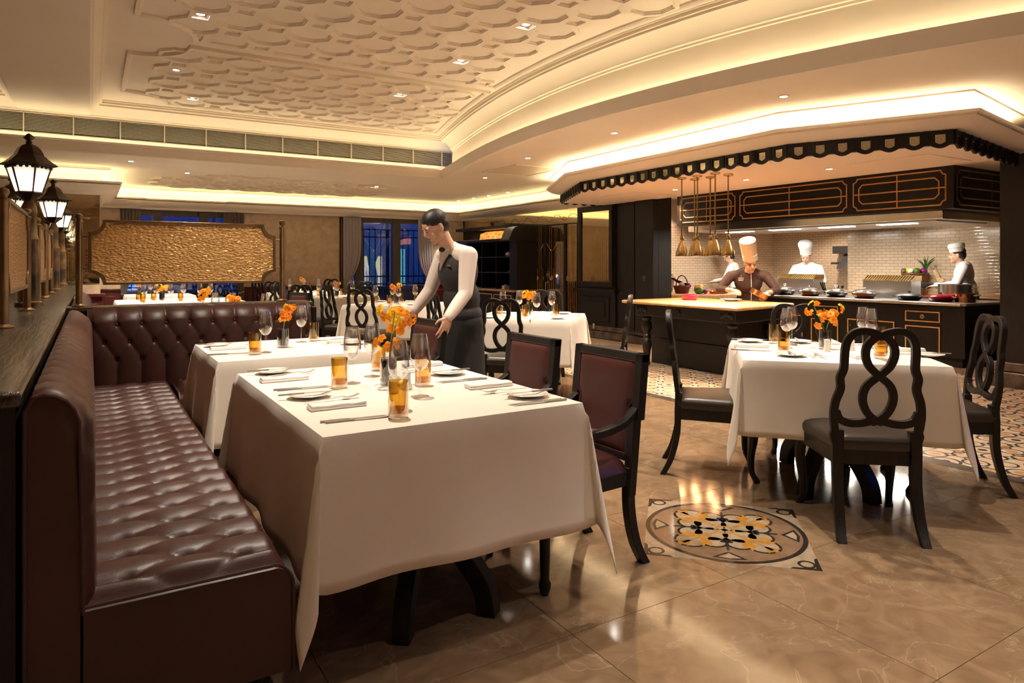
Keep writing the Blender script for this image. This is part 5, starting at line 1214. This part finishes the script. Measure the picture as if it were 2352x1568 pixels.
pan_glass(9.33, 6.46, 'orange_enamel', 'orange pan with glass lid, left of the two orange ones')
pan_glass(9.33, 6.03, 'black_enamel', 'black pan with glass lid between the two orange pans')
pan_glass(9.33, 5.60, 'orange_enamel', 'orange pan with glass lid before the right heater box')
def casserole(x, y, mat, lb):
    t = thing('casserole', lb, 'casserole', (x, y, KZ))
    MB().lathe([(.11, 0), (.13, .01), (.155, .045), (.16, .055), (0, .055)], 28).obj('pot', mat, t)
    MB().lathe([(.162, .055), (.162, .062), (.15, .075), (.11, .090), (.05, .098), (0, .099)], 28).obj('lid', mat, t); MB().lathe([(.008, .098), (.008, .108), (.020, .114), (.018, .122), (0, .124)], 14).obj('lid_knob', mat, t)
    for s in (-1, 1): MB().tube([(.05, s*.145, .05), (.035, s*.195, .052), (-.035, s*.195, .052), (-.05, s*.145, .05)], .010, 8).obj('handle', mat, t)
casserole(9.33, 4.98, 'cast_iron', 'low grey cast iron casserole with lid on the counter'); casserole(9.33, 4.58, 'red_enamel', 'low red enamel casserole with lid on the counter')
def pot(x, y, r, h, mat, lb):
    t = thing('stock_pot', lb, 'pot', (x, y, KZ)); MB().lathe([(r*.96, 0), (r, .008), (r, h), (r+.006, h+.004), (r-.004, h+.004), (r-.006, .012), (0, .01)], 32, cap=False).obj('body', mat, t)
    for s in (-1, 1): MB().tube([(.04, s*r*.98, h*.8), (.035, s*(r+.045), h*.85), (-.035, s*(r+.045), h*.85), (-.04, s*r*.98, h*.8)], .007, 8).obj('handle', 'steel', t)
pot(9.80, 4.62, .21, .21, 'steel', 'large stainless steel stock pot at the right end of the counter'); pot(9.42, 4.33, .115, .11, 'copper', 'small copper pot in front of the large steel pot')
for y, lb in ((6.28, 'left'), (6.20, 'right')): tag(MB().lathe([(.025, 0), (.027, .02), (.018, .06), (.022, .10), (.012, .115), (.02, .13), (.018, .15), (0, .16)], 14).obj('pepper_mill', 'dark_wood', loc=(9.75, y, KZ)), 'dark wooden pepper mill behind the black pan, '+lb+' of two', 'pepper mill')
tk = thing('utensil_tub', 'steel tub holding black knife handles on the counter', 'utensil tub', (9.75, 6.48, KZ)); MB().lathe([(.06, 0), (.065, .08), (.06, .08), (.055, .01), (0, .01)], 18, cap=False).obj('tub', 'steel', tk)
for k in range(3): MB().tube([(0, .02*k-.02, .03), (-.03, .03*k+.01, .20)], .010, 6).obj('knife_handle', 'black_enamel', tk)
# on the prep table
t = thing('baking_dish', 'bright red oval baking dish on the wooden prep table', 'dish', (6.57, 6.28, PZ), math.radians(60)); o = MB().lathe([(.10, 0), (.115, .01), (.125, .06), (.135, .066), (.118, .066), (.10, .012), (0, .012)], 28, cap=False).obj('dish', 'rose_enamel', t); o.scale = (1.15, .8, 1)
for s in (-1, 1): MB().box(s*.145-.02, s*.145+.02, -.05, .05, .054, .064).obj('handle', 'rose_enamel', t, bevel=.004)
o = MB().lathe([(0, .006), (.07, .006), (.09, .02), (.13, .028), (.132, .031), (.09, .026), (.06, .012), (0, .011)], 30, cap=False).obj('dinner_plate', 'china', loc=(6.70, 5.72, PZ)); tag(o, 'white deep plate in front of the black-clad chef', 'plate')
t = thing('red_gratin_dish', 'flat orange-red dish on the wooden vegetable counter', 'dish', (8.75, 7.75, .80)); MB().lathe([(.12, 0), (.14, .04), (.15, .042), (.13, .042), (.11, .01), (0, .01)], 24, cap=False).obj('dish', 'orange_enamel', t)
for s in (-1, 1): MB().tube([(.04, s*.13, .035), (.03, s*.17, .038), (-.03, s*.17, .038), (-.04, s*.13, .035)], .008, 6).obj('handle', 'orange_enamel', t)
# baskets and vegetables
def basket(x, y, z, r, h, mat, lb, handle=False):
    t = thing('basket', lb, 'basket', (x, y, z)); pr = [(r*.8, 0)]+[(r*(.8+.25*k/8)+.004*(k % 2), h*k/8) for k in range(9)]+[(r*.98, h), (r*.75, .02), (0, .02)]
    MB().lathe(pr, 24, cap=False).obj('body', mat, t)
    MB().tube([(r*1.05*math.cos(a), r*1.05*math.sin(a), h+.004*math.sin(a*9)) for a in np.linspace(0, 2*PI, 40)], .012, 6).obj('rim', mat, t)
    if handle: MB().tube([(0, r*math.cos(a), h+r*1.35*math.sin(a)) for a in np.linspace(0, PI, 16)], .010, 6).obj('handle', mat, t)
def veg(name, x, y, z, r, mat, lb, sc=(1, 1, 1), cat='vegetable', stem=False):
    if stem:
        t = thing(name, lb, cat, (x, y, z)); MB().ball((0, 0, 0), r, 14, 10, sc).obj('flesh', mat, t); MB().tube([(0, 0, r*sc[2]*.9), (.004, 0, r*sc[2]+.02)], .005, 6).obj('stalk', 'stem', t)
    else: tag(MB().ball((0, 0, 0), r, 14, 10, sc).obj(name, mat, loc=(x, y, z)), lb, cat)
basket(8.35, 8.15, .80, .13, .12, 'wicker_red', 'small red wicker basket with a tall handle', True); basket(8.55, 8.75, .80, .16, .24, 'wicker', 'tall brown wicker basket full of vegetables at left')
veg('white_radish', 8.33, 8.12, .94, .05, 'veg_white', 'white bundle of roots in the red handled basket', (1, 1.3, .9)); veg('red_onion', 8.40, 8.05, .93, .045, 'veg_purple', 'purple onion in the red handled basket')
tag(MB().tube(spline([(8.30, 8.35, 1.06), (8.33, 8.2, .99), (8.36, 8.05, .95)], 5), [.012]+[.016+.0022*k for k in range(10)], 10).obj('aubergine', 'aubergine'), 'long dark aubergine leaning in the red basket', 'vegetable')
veg('broccoli', 8.42, 7.85, .86, .065, 'veg_green', 'dark green broccoli right of the red basket', (1, 1.2, .95)); veg('cabbage', 8.12, 8.25, .87, .075, 'veg_green', 'green leafy cabbage left of the red basket')
veg('pumpkin', 8.72, 8.12, .88, .085, 'pumpkin', 'large orange pumpkin on the vegetable counter', (1, 1, .92), stem=True); veg('avocado', 8.60, 7.95, .845, .046, 'aubergine', 'dark round avocado before the pumpkin'); veg('plum_onion', 8.5, 7.78, .84, .04, 'veg_purple', 'small purple onion beside the broccoli')
for i, (dx, dy, m_, lb) in enumerate(((-.09, -.05, 'veg_white', 'white garlic heads'), (-.02, -.08, 'veg_yellow', 'yellow pepper'), (.02, .03, 'veg_red', 'red tomato'), (.06, -.07, 'veg_green', 'green pepper'), (.11, -.03, 'rose_enamel', 'pink radish'), (-.05, .05, 'veg_white', 'white mushroom'))):
    veg('vegetable', 8.55+dx, 8.75+dy, 1.075, .046, m_, lb+' on top of the tall left basket')
def leaves(name, x, y, z, lb, n, h, sp, mat, seed=1, lean=(0, 0)):
    rnd = random.Random(seed); t = thing(name, lb, 'vegetable', (x, y, z))
    for k in range(n):
        a = rnd.uniform(0, 6.3); e = rnd.uniform(.3, 1)*sp; hh = h*rnd.uniform(.7, 1)
        MB().tube(spline([(0, 0, 0), (math.cos(a)*e*.3+lean[0]*.4, math.sin(a)*e*.3+lean[1]*.4, hh*.6), (math.cos(a)*e+lean[0], math.sin(a)*e+lean[1], hh)], 4), [.009, .010, .011, .011, .010, .009, .007, .005, .002], 5, flat=.45).obj('leaf', mat, t)
leaves('spring_onions', 8.42, 8.82, 1.05, 'bunch of upright green spring onions in the tall left basket', 16, .30, .10, 'leek', 3)
basket(10.80, 5.68, .80, .17, .34, 'wicker', 'large brown wicker basket with vegetables on the right'); basket(10.45+.35, 5.20, .80, .13, .13, 'wicker_red', 'low dark red bread basket beside the steel pot')
for i, (dx, dy, m_, lb, r) in enumerate(((-.08, .12, 'veg_purple', 'purple onion', .045), (-.05, .06, 'veg_yellow', 'yellow pepper', .055), (-.10, 0, 'veg_white', 'white mushroom', .045), (-.08, -.07, 'veg_green', 'green broccoli head', .05), (.0, -.03, 'veg_red', 'red radish bunch', .055), (.02, -.12, 'veg_purple', 'purple cabbage', .055), (-.14, -.02, 'veg_white', 'garlic bulb', .03), (-.13, .10, 'veg_green', 'small green cucumber', .03))):
    veg('vegetable', 10.80+dx, 5.68+dy, 1.175, r, m_, lb+' on top of the large right basket')
leaves('leeks', 10.84, 5.55, 1.15, 'dark green leek leaves behind the right basket', 12, .26, .22, 'leaf', 8, (.0, -.08))
for dy, ln_, lb in ((0, 0, 'upper pale baguette leaning on the right basket'), (-.08, .06, 'lower pale baguette in the bread basket')):
    tag(MB().tube(spline([(10.74, 5.22+dy, .93), (10.72, 5.28+dy, 1.05-ln_), (10.74, 5.36+dy, 1.20-ln_*2)], 6), [.012, .028]+[.034]*8+[.03, .024, .01], 12).obj('baguette', 'bread'), lb, 'bread')
for y, lb in ((6.15, 'left'), (6.30, 'right')): tag(MB().lathe([(.0, 0), (.12, 0), (.12, .012), (0, .012)], 20, rotm('Y', 1.35)).obj('chopping_board', 'maple', loc=(10.94, y, .93)), 'round wooden board leaning on the tiled wall, '+lb, 'chopping board')
for k in range(4): tag(MB().tube([(10.9, 5.98+k*.05, .80), (10.95, 5.92+k*.05, 1.12)], .008, 6).obj('breadstick', 'bread'), 'thin breadstick behind the right heater box, number %s from left' % ('one', 'two', 'three', 'four')[3-k], 'bread')
# wall cabinet with curved hood by the far right wall
cb = thing('sideboard_cabinet', 'tall black cabinet with curved hood and glowing amber display', 'cabinet', (0, 0, 0))
MB().box(6.98, 7.52, 11.22, 13.6, 0, .74).obj('lower_body', 'dark_wood', cb); MB().box(6.95, 7.52, 11.20, 13.62, .74, .78).obj('counter_top', 'maple', cb, bevel=.004)
MB().box(7.05, 7.52, 11.22, 11.50, .78, 1.74).box(7.48, 7.52, 11.5, 13.6, .78, 1.74).box(7.05, 7.48, 13.3, 13.6, .78, 1.74).obj('upper_body', 'dark_wood', cb)
MB().box(6.85, 7.52, 11.18, 13.64, 1.74, 1.79).obj('cornice', 'dark_wood', cb, bevel=.01)
hp = [(7.52, 2.02)]+[(6.98-.17*math.sin(a)*1.0+.0, 2.02-.24*(1-math.cos(a))) for a in np.linspace(0, PI/2, 9)]
MB().prism([(7.52, 1.79), (7.52, 2.02), (7.05, 2.02), (6.98, 2.0), (6.93, 1.95), (6.90, 1.88), (6.86, 1.80), (6.84, 1.76), (6.90, 1.76)], 11.18, 11.50, Matrix(((1,0,0,0),(0,0,1,0),(0,1,0,0),(0,0,0,1)))).obj('curved_hood', 'dark_wood', cb, smooth=50)
MB().box(6.95, 7.52, 11.5, 13.64, 2.0, 2.06).box(7.5, 7.52, 11.5, 13.6, 1.79, 2.0).obj('top_board', 'dark_wood', cb)
for z in (1.10, 1.42): MB().box(7.10, 7.48, 11.5, 13.3, z, z+.02).obj('shelf', 'dark_wood', cb)
for y in (12.1, 12.7): MB().box(7.10, 7.48, y, y+.02, .78, 1.74).obj('upright', 'dark_wood', cb)
for k in range(3):
    y0 = 11.3+k*.75; dd = MB().box(6.968, 6.98, y0, y0+.68, .1, .68).obj('door', 'dark_wood', cb); g = MB(); gold_frame(g, y0, y0+.68, .1, .68, 6.969); g.obj('brass_line', 'gilt', dd)
o = MB().lathe([(0, 0), (.16, .0), (.15, .12), (.10, .15), (0, .15)], 20).obj('amber_display', 'amber_display', cb); o.location = (7.2, 12.28, 1.79); o.scale = (1, 4.1, 1.15)
for y, z, lb in ((11.7, 1.44, 'white teapot on the upper cabinet shelf, left'), (11.88, 1.44, 'white teapot on the upper cabinet shelf, right')):
    t = thing('teapot', lb, 'teapot', (7.25, y, z)); MB().lathe([(.035, 0), (.06, .03), (.055, .07), (.02, .085), (.012, .10), (0, .105)], 16).obj('body', 'china', t); MB().tube([(0, .05, .04), (0, .09, .07)], .010, 6).obj('spout', 'china', t); MB().tube([(0, -.05, .07), (0, -.09, .06), (0, -.06, .02)], .006, 6).obj('handle', 'china', t)
for k in range(5): tag(MB().lathe([(0, 0), (.06, 0), (.10, .008), (.06, .004), (0, .004)], 18, cap=False).obj('plate', 'china', loc=(7.25, 11.75, 1.122+k*.007)), 'white plate in the stack on the lower cabinet shelf, %s' % ('bottom', 'second', 'third', 'fourth', 'top')[k], 'plate')
t = thing('tissue_box', 'small white box on the wooden cabinet counter', 'box', (7.2, 11.9, .78)); MB().box(-.06, .06, -.05, .05, 0, .07).obj('body', 'china', t, bevel=.004); MB().box(-.03, .03, -.008, .008, .07, .09).obj('tissue', 'napkin', t)
# curtains
def curtain(x0, x1, lb, mat, tie, y=WY-.05, z1=2.29):
    """gathered curtain between x0 (outer edge) and x1, swept to the outer edge at the tie height"""
    t = thing('curtain', lb, 'curtain', (0, y, 0)); n = 40
    def fn(u, v):
        z = z1*(1-v); w = 1.0-.72*math.exp(-((z-.72)/.45)**2) if z > .72 else .28+.22*min(1, (.72-z)/.7)
        x = x0+(x1-x0)*w*u
        return (x, -.02*abs(math.sin(u*19))*(.5+w)-.01, z)
    MB().grid(fn, n, 30).obj('drape', mat, t, smooth=70)
    MB().tube([(x0, -.05, .74), (x0+(x1-x0)*.30, -.06, .70)], .014, 8).obj('tie_back', 'brass', t)
curtain(.48, .80, 'brown curtain at the left edge of the far left window', 'curtain', 0); curtain(2.60, 2.22, 'brown curtain at the right edge of the far left window', 'curtain', 0)
curtain(4.56, 4.80, 'dark brown curtain left of the second window', 'curtain', 0, WY-.04); curtain(4.60, 5.0, 'grey sheer curtain swept left at the second window', 'sheer', 0, WY-.09)
curtain(6.73, 6.45, 'brown curtain at the right of the second window behind the waiter', 'curtain', 0, WY-.04); curtain(6.70, 6.33, 'grey sheer curtain at the right of the second window', 'sheer', 0, WY-.09)
# ---------------------------------------------------------------- people
def remeshed(name, mb, mats, parent, voxel, it=6, fac=.5):
    """fuse overlapping shapes into one continuous smooth surface"""
    me = bpy.data.meshes.new(name); me.from_pydata(mb.v, [], mb.f); me.update()
    bm = bmesh.new(); bm.from_mesh(me); bmesh.ops.recalc_face_normals(bm, faces=bm.faces); bm.to_mesh(me); bm.free()
    o = bpy.data.objects.new(name, me); C.objects.link(o)
    r = o.modifiers.new('r', 'REMESH'); r.mode = 'VOXEL'; r.voxel_size = voxel
    s = o.modifiers.new('s', 'SMOOTH'); s.factor = fac; s.iterations = it
    dg = bpy.context.evaluated_depsgraph_get(); new = bpy.data.meshes.new_from_object(o.evaluated_get(dg))
    o.modifiers.clear(); o.data = new; bpy.data.meshes.remove(me); new.name = name
    new.materials.clear(); new.materials.append(M[mats]); new.polygons.foreach_set('use_smooth', [True]*len(new.polygons))
    o.parent = parent; return o
def limb(mb, pts, rs, n=12):
    P = spline(pts, 4); r = list(np.interp(np.linspace(0, len(pts)-1, len(P)), range(len(pts)), rs))
    mb.tube(P, r, n)
    for p, q in ((pts[0], rs[0]), (pts[-1], rs[-1])): mb.ball(p, q, n, 8)
def hand(mb, wrist, d, nrm, curl, s=1.0, thumb=1, open_=0.0):
    """palm and five unequal fingers; d points along the hand, nrm towards the palm side"""
    d = Vector(d).normalized(); nrm = Vector(nrm); nrm = (nrm-d*nrm.dot(d)).normalized(); lat = d.cross(nrm)*thumb
    w = Vector(wrist); c = w+d*.045*s
    rot = Matrix((lat, d, nrm)).transposed().to_4x4(); rot.translation = c
    mb.ball((0, 0, 0), 1, 12, 8, (.040*s, .050*s, .016*s), rot)
    mb.tube([tuple(w-d*.03), tuple(w+d*.02)], [.024*s, .024*s], 10)
    for k, (off, L_) in enumerate(((.030, .068), (.010, .078), (-.010, .072), (-.029, .056))):
        p = w+d*(.085-.004*abs(k-1.3))*s+lat*off*s; dr = (d+lat*(off*3.0)).normalized(); pts = [tuple(p-d*.03*s), tuple(p)]; a = curl*.5
        for seg in (.42, .33, .25):
            dr = (dr*math.cos(a)+nrm*math.sin(a)).normalized(); p = p+dr*L_*seg*s; pts.append(tuple(p)); a = curl
        mb.tube(pts, [.0095*s, .0092*s, .0085*s, .008*s, .0065*s], 8); mb.ball(pts[-1], .0065*s, 8, 6)
    p = w+d*.025*s+lat*.030*s; q = p+(lat*.75+d*.6+nrm*.35).normalized()*.038*s; e = q+(d*.9+lat*.2+nrm*.45).normalized()*.030*s
    mb.tube([tuple(w+d*.015*s), tuple(p), tuple(q), tuple(e)], [.014*s, .0125*s, .010*s, .0075*s], 8); mb.ball(tuple(e), .0075*s, 8, 6)
def head(mb, c, R):
    """skull, jaw, nose, ears, brow; R is a 4x4 rotation, local +Y is the face direction"""
    T = Matrix.Translation(c) @ R
    mb.ball((0, -.008, .035), 1, 18, 12, (.076, .094, .085), T); mb.ball((0, .015, -.035), 1, 16, 10, (.060, .072, .075), T)
    mb.ball((0, .060, -.085), 1, 12, 8, (.030, .026, .022), T)                    # chin
    mb.ball((0, .092, -.018), 1, 10, 8, (.013, .020, .012), T); mb.tube([tuple(T @ Vector((0, .082, .018))), tuple(T @ Vector((0, .100, -.016)))], [.009, .012], 8)   # nose
    for s in (-1, 1):
        mb.ball((s*.075, -.008, -.008), 1, 10, 8, (.010, .018, .030), T); mb.ball((s*.032, .076, .024), 1, 10, 6, (.024, .010, .008), T); mb.ball((s*.036, .062, -.030), 1, 10, 8, (.022, .020, .022), T)
    mb.ball((0, .078, -.052), 1, 10, 6, (.024, .012, .011), T)
    return T
def face_parts(body, T):
    for s in (-1, 1):
        MB().ball((0, 0, 0), 1, 10, 8, (.0125, .008, .006), T @ Matrix.Translation((s*.030, .080, .006))).obj('eye', 'eye_white', body)
        MB().ball((0, 0, 0), 1, 8, 6, (.006, .004, .006), T @ Matrix.Translation((s*.030, .0865, .005))).obj('iris', 'hair', body)
        MB().ball((0, 0, 0), 1, 10, 6, (.020, .005, .0035), T @ Matrix.Translation((s*.032, .087, .024))).obj('eyebrow', 'hair', body)
    MB().ball((0, 0, 0), 1, 12, 6, (.021, .005, .006), T @ Matrix.Translation((0, .0905, -.052))).obj('lips', 'lips', body)
def person(label, loc, ang, J, top, legs='trousers', hat=None, voxel=.008, sleeve=1.0, apron=None, hair=True, hs=1.0, collar=True):
    """J: joints in local space (x right, y forward, z up). ang: facing direction in degrees from +X"""
    t = thing('person', label, 'person', loc, math.radians(ang-90))
    V3 = lambda k: Vector(J[k])
    b = MB()
    hip, wa, chs, nk, hd_ = V3('hip'), V3('waist'), V3('chest'), V3('neck'), V3('head')
    R = Matrix.Rotation(J.get('yaw', 0), 4, 'Z') @ Matrix.Rotation(J.get('roll', 0), 4, 'Y') @ Matrix.Rotation(-J.get('pitch', 0), 4, 'X')
    limb(b, [tuple(chs+Vector((0, -.01, .12))), tuple(nk), tuple(hd_+R @ Vector((0, -.02, -.05)))], [.055, .052, .052])
    T = head(b, hd_, R)
    b.ball(tuple(hip), 1, 16, 10, (.150, .105, .11)); b.ball(tuple(wa), 1, 16, 10, (.135, .095, .13)); b.ball(tuple(chs), 1, 16, 10, (.160, .105, .16))
    for s, q in ((-1, 'l'), (1, 'r')):
        sh, el, wr = J['sh'+q], J['el'+q], J['wr'+q]
        limb(b, [sh, tuple((Vector(sh)+Vector(el))/2), el], [.052, .046, .038]); limb(b, [el, tuple((Vector(el)*.6+Vector(wr)*.4)), wr], [.038, .037, .024])
        hd2 = J['hand'+q]; hand(b, wr, hd2[0], hd2[1], hd2[2], 1.0, hd2[3])
        hp_ = (hip.x+s*.085, hip.y, hip.z-.03); kn, an = J.get('kn'+q, (hip.x+s*.10, hip.y+.02, .46)), J.get('an'+q, (hip.x+s*.10, hip.y-.02, .07))
        limb(b, [hp_, kn], [.088, .058]); limb(b, [kn, an], [.056, .036]); b.ball((an[0], an[1]+.07, .035), 1, 12, 8, (.042, .12, .035))
    body = remeshed('body', b, 'skin', t, voxel*.75, 3)
    face_parts(body, T)
    # trousers and shoes
    g = MB(); g.ball(tuple(hip+Vector((0, 0, -.0))), 1, 16, 10, (.165, .122, .12)); g.ball(tuple(hip*.6+wa*.4), 1, 16, 10, (.152, .112, .10))
    sh_ = MB()
    for s, q in ((-1, 'l'), (1, 'r')):
        kn, an = J.get('kn'+q, (hip.x+s*.10, hip.y+.02, .46)), J.get('an'+q, (hip.x+s*.10, hip.y-.02, .07))
        limb(g, [(hip.x+s*.085, hip.y, hip.z-.03), kn], [.102, .076]); limb(g, [kn, (an[0], an[1], .06)], [.076, .070])
        sh_.ball((an[0], an[1]+.07, .045), 1, 12, 8, (.050, .135, .045))
    remeshed('trousers', g, legs, t, voxel*1.3, 5); sh_.obj('shoes', 'black_leather', t)
    # shirt or jacket with sleeves
    j = MB(); j.ball(tuple(chs+Vector((0, 0, .0))), 1, 18, 12, (.178, .125, .175)); j.ball(tuple(wa), 1, 18, 12, (.155, .116, .15)); j.ball(tuple(hip*.7+wa*.3), 1, 18, 10, (.168, .124, .10))
    j.ball(tuple(chs+Vector((0, -.01, .10))), 1, 16, 10, (.165, .095, .09)); limb(j, [tuple(chs+Vector((0, -.01, .10))), tuple(nk*.65+(chs+Vector((0, 0, .12)))*.35)], [.085, .064])
    for q in 'lr':
        sh, el, wr = Vector(J['sh'+q]), Vector(J['el'+q]), Vector(J['wr'+q]); end = el.lerp(wr, sleeve)
        limb(j, [tuple(sh), tuple(sh.lerp(el, .5)), tuple(el)], [.068, .060, .050]); limb(j, [tuple(el), tuple(el.lerp(end, .6)), tuple(end)], [.050, .046, .036 if sleeve > .8 else .050])
    for q in 'lr': limb(j, [tuple(nk*.5+chs*.5+Vector((0, -.01, .05))), J['sh'+q]], [.070, .066])
    jk = remeshed('jacket' if 'chef' in label else 'shirt', j, top, t, voxel, 4)
    if collar:
        cc = nk*.75+chs*.25; MB().lathe([(.066, -.028), (.062, .022), (.058, .022), (.060, -.028)], 20, Matrix.Translation(cc+Vector((0, .004, .025))) @ Matrix.Rotation(-.35, 4, 'X')).obj('collar', top, t)
    if hair:
        h = MB(); h.ball((0, -.016, .048), 1, 18, 12, (.083, .098, .080), T); h.ball((0, -.050, .0), 1, 16, 10, (.078, .062, .075), T)
        hh = remeshed('hair', h, 'hair', t, .006, 2)
    Th = T @ Matrix.Translation((0, -.005, .055)) @ Matrix.Rotation(J.get('hat_roll', 0), 4, 'Y')
    if hat == 'tall':
        ht = MB(); n = 48; prof = [(.092, 0), (.094, .075), (.088, .077), (.090, .10), (.100, .27), (.096, .275), (0, .268)]
        V = []; F = []
        for i, (r, z) in enumerate(prof):
            for k in range(n):
                f = 1+(.035 if k % 2 else -.02)*(1 if i in (3, 4) else 0); V.append((r*f*math.cos(2*PI*k/n), r*f*1.08*math.sin(2*PI*k/n), z))
        for i in range(len(prof)-1):
            for k in range(n): F.append((i*n+k, i*n+(k+1)%n, (i+1)*n+(k+1)%n, (i+1)*n+k))
        MB().add(V, F, Th).obj('toque', 'toque', t, smooth=35)
    elif hat == 'toque':
        hb = MB(); hb.lathe([(.092, 0), (.094, .07), (.098, .09), (.115, .15), (.118, .19), (.10, .225), (.05, .24), (0, .242)], 28, Th); hb.obj('toque', 'white_cotton', t, smooth=60)
    elif hat == 'cap':
        MB().lathe([(.093, -.01), (.096, .045), (.104, .05), (.108, .085), (.09, .11), (0, .12)], 28, Th).obj('cap', 'white_cotton', t, smooth=50)
    if apron: apron(t, J)
    return t
# the waiter bending over the armchair
WJ = dict(hip=(0, -.02, .88), waist=(0, .0, 1.02), chest=(0, .03, 1.235), neck=(0, .10, 1.40), head=(.0, .21, 1.545), pitch=.55,
          shl=(-.20, .05, 1.34), ell=(-.27, .11, 1.08), wrl=(-.315, .26, .93), handl=((-.05, .35, -.9), (.9, .15, -.1), .30, -1),
          shr=(.20, .05, 1.34), elr=(.24, .14, 1.09), wrr=(.215, .27, .945), handr=((.0, .35, -.85), (-.9, .1, -.2), .45, 1))
w_ = person('waiter in black vest and pale shirt leaning over to move an armchair', (2.30, 4.42, 0), 180, WJ, 'shirt', voxel=.007)
v = MB(); v.ball((0, .03, 1.232), 1, 20, 12, (.186, .136, .172)); v.ball((0, .0, 1.03), 1, 20, 12, (.164, .127, .16)); v.ball((0, -.010, .915), 1, 20, 10, (.176, .134, .11)); v.ball((0, .025, 1.33), 1, 18, 12, (.172, .108, .082))
ve = remeshed('vest', v, 'vest', w_, .008, 4)
MB().add([(-.055, .150, 1.375), (.055, .150, 1.375), (.0, .178, 1.235), (-.055, .10, 1.39), (.055, .10, 1.39), (0, .12, 1.235)], [(0,1,2),(3,5,4),(0,2,5,3),(1,4,5,2),(0,3,4,1)]).obj('shirt_front', 'shirt', w_)
MB().ball((0, 0, 0), 1, 10, 6, (.03, .006, .008), Matrix.Translation((-.09, .150, 1.27))).obj('name_badge', 'brass', w_); MB().ball((0, 0, 0), 1, 10, 8, (.035, .02, .018), Matrix.Translation((0, .158, 1.385))).obj('bow_tie', 'vest', w_)
MB().lathe([(.150, .95), (.168, .88), (.180, .75), (.192, .42), (.186, .42), (.17, .75), (.14, .95)], 32, Matrix.Translation((0, -.015, 0)) @ Matrix.Diagonal((1, .78, 1, 1)), cap=False).obj('apron', 'trousers', w_)
# head chef in black
def chef_details(t, J):
    c = Vector(J['chest'])
    MB().tube(spline([(-.045, c.y+.118, c.z+.13), (-.05, c.y+.135, c.z), (-.05, c.y+.128, c.z-.15), (-.045, c.y+.11, c.z-.27)], 6), .004, 6).obj('white_piping', 'white_cotton', t)
    e = MB()
    for k, w in enumerate((.030, .034, .034)): e.box(.075-w, .075+w, c.y+.112, c.y+.117, c.z+.045-k*.017, c.z+.052-k*.017)
    e.ball((.075, c.y+.114, c.z+.072), .007, 8, 6, (.7, .5, 1)); e.obj('embroidery', 'white_cotton', t)
CJ = dict(hip=(0, -.06, .78), waist=(0, -.03, .90), chest=(.0, .03, 1.06), neck=(-.01, .09, 1.175), head=(-.04, .16, 1.295), pitch=.45, yaw=.35, roll=.12, hat_roll=.14,
          shl=(-.22, .05, 1.125), ell=(-.36, .16, .95), wrl=(-.26, .38, .925), handl=((.35, .75, -.45), (.3, .1, -.9), .45, -1),
          shr=(.22, .05, 1.125), elr=(.35, .13, .95), wrr=(.16, .33, .955), handr=((-.7, .6, -.15), (-.2, -.1, -.9), .9, 1))
chef = person('chef in black jacket and tall pleated toque working at the prep table', (7.28, 5.93, 0), 213, CJ, 'chef_black', hat='tall', voxel=.009, sleeve=.5, apron=chef_details)
t = thing('copper_pan', 'copper saute pan tilted in the chef\'s hand over the table', 'pan', (6.98, 5.55, .885), .3); t.rotation_euler = (.35, .35, 0)
MB().lathe([(.10, 0), (.115, .008), (.118, .065), (.122, .068), (.114, .068), (.110, .012), (0, .008)], 30, cap=False).obj('pan_body', 'copper', t); MB().tube([(.115, .0, .05), (.20, .06, .075), (.27, .10, .085)], .009, 8).obj('handle', 'steel', t)
def std(pitch=.4, **k):
    J = dict(hip=(0, -.04, .82), waist=(0, -.02, .95), chest=(0, .02, 1.14), neck=(0, .06, 1.28), head=(0, .10, 1.41), pitch=pitch,
             shl=(-.20, .03, 1.21), ell=(-.30, .12, .99), wrl=(-.20, .33, .96), handl=((.3, .9, -.1), (.3, 0, -.9), .6, -1),
             shr=(.20, .03, 1.21), elr=(.30, .12, .99), wrr=(.20, .33, .96), handr=((-.3, .9, -.1), (-.3, 0, -.9), .6, 1))
    J.update(k); return J
person('chef in white jacket and puffy toque looking down behind the counter', (10.52, 7.32, 0), 195, std(.45, yaw=.25), 'white_cotton', hat='toque', voxel=.011)
person('chef in white with low cap, partly hidden behind the black-clad chef', (10.30, 8.72, 0), 120, std(.5, yaw=.2), 'white_cotton', hat='cap', voxel=.012)
person('chef in white with low cap holding a pan at the right end of the counter', (10.45, 4.80, 0), 118, std(.12, wrr=(.12, .36, .98), wrl=(-.12, .36, .98)), 'white_cotton', hat='cap', voxel=.011)
t = thing('black_wok', 'black wok held by the chef at the right', 'pan', (10.22, 5.22, .93)); MB().lathe([(.03, 0), (.10, .03), (.14, .08), (.136, .08), (.095, .035), (0, .006)], 24, cap=False).obj('pan_body', 'cast_iron', t); MB().tube([(.02, -.13, .075), (.08, -.22, .10)], .010, 8).obj('handle', 'cast_iron', t)
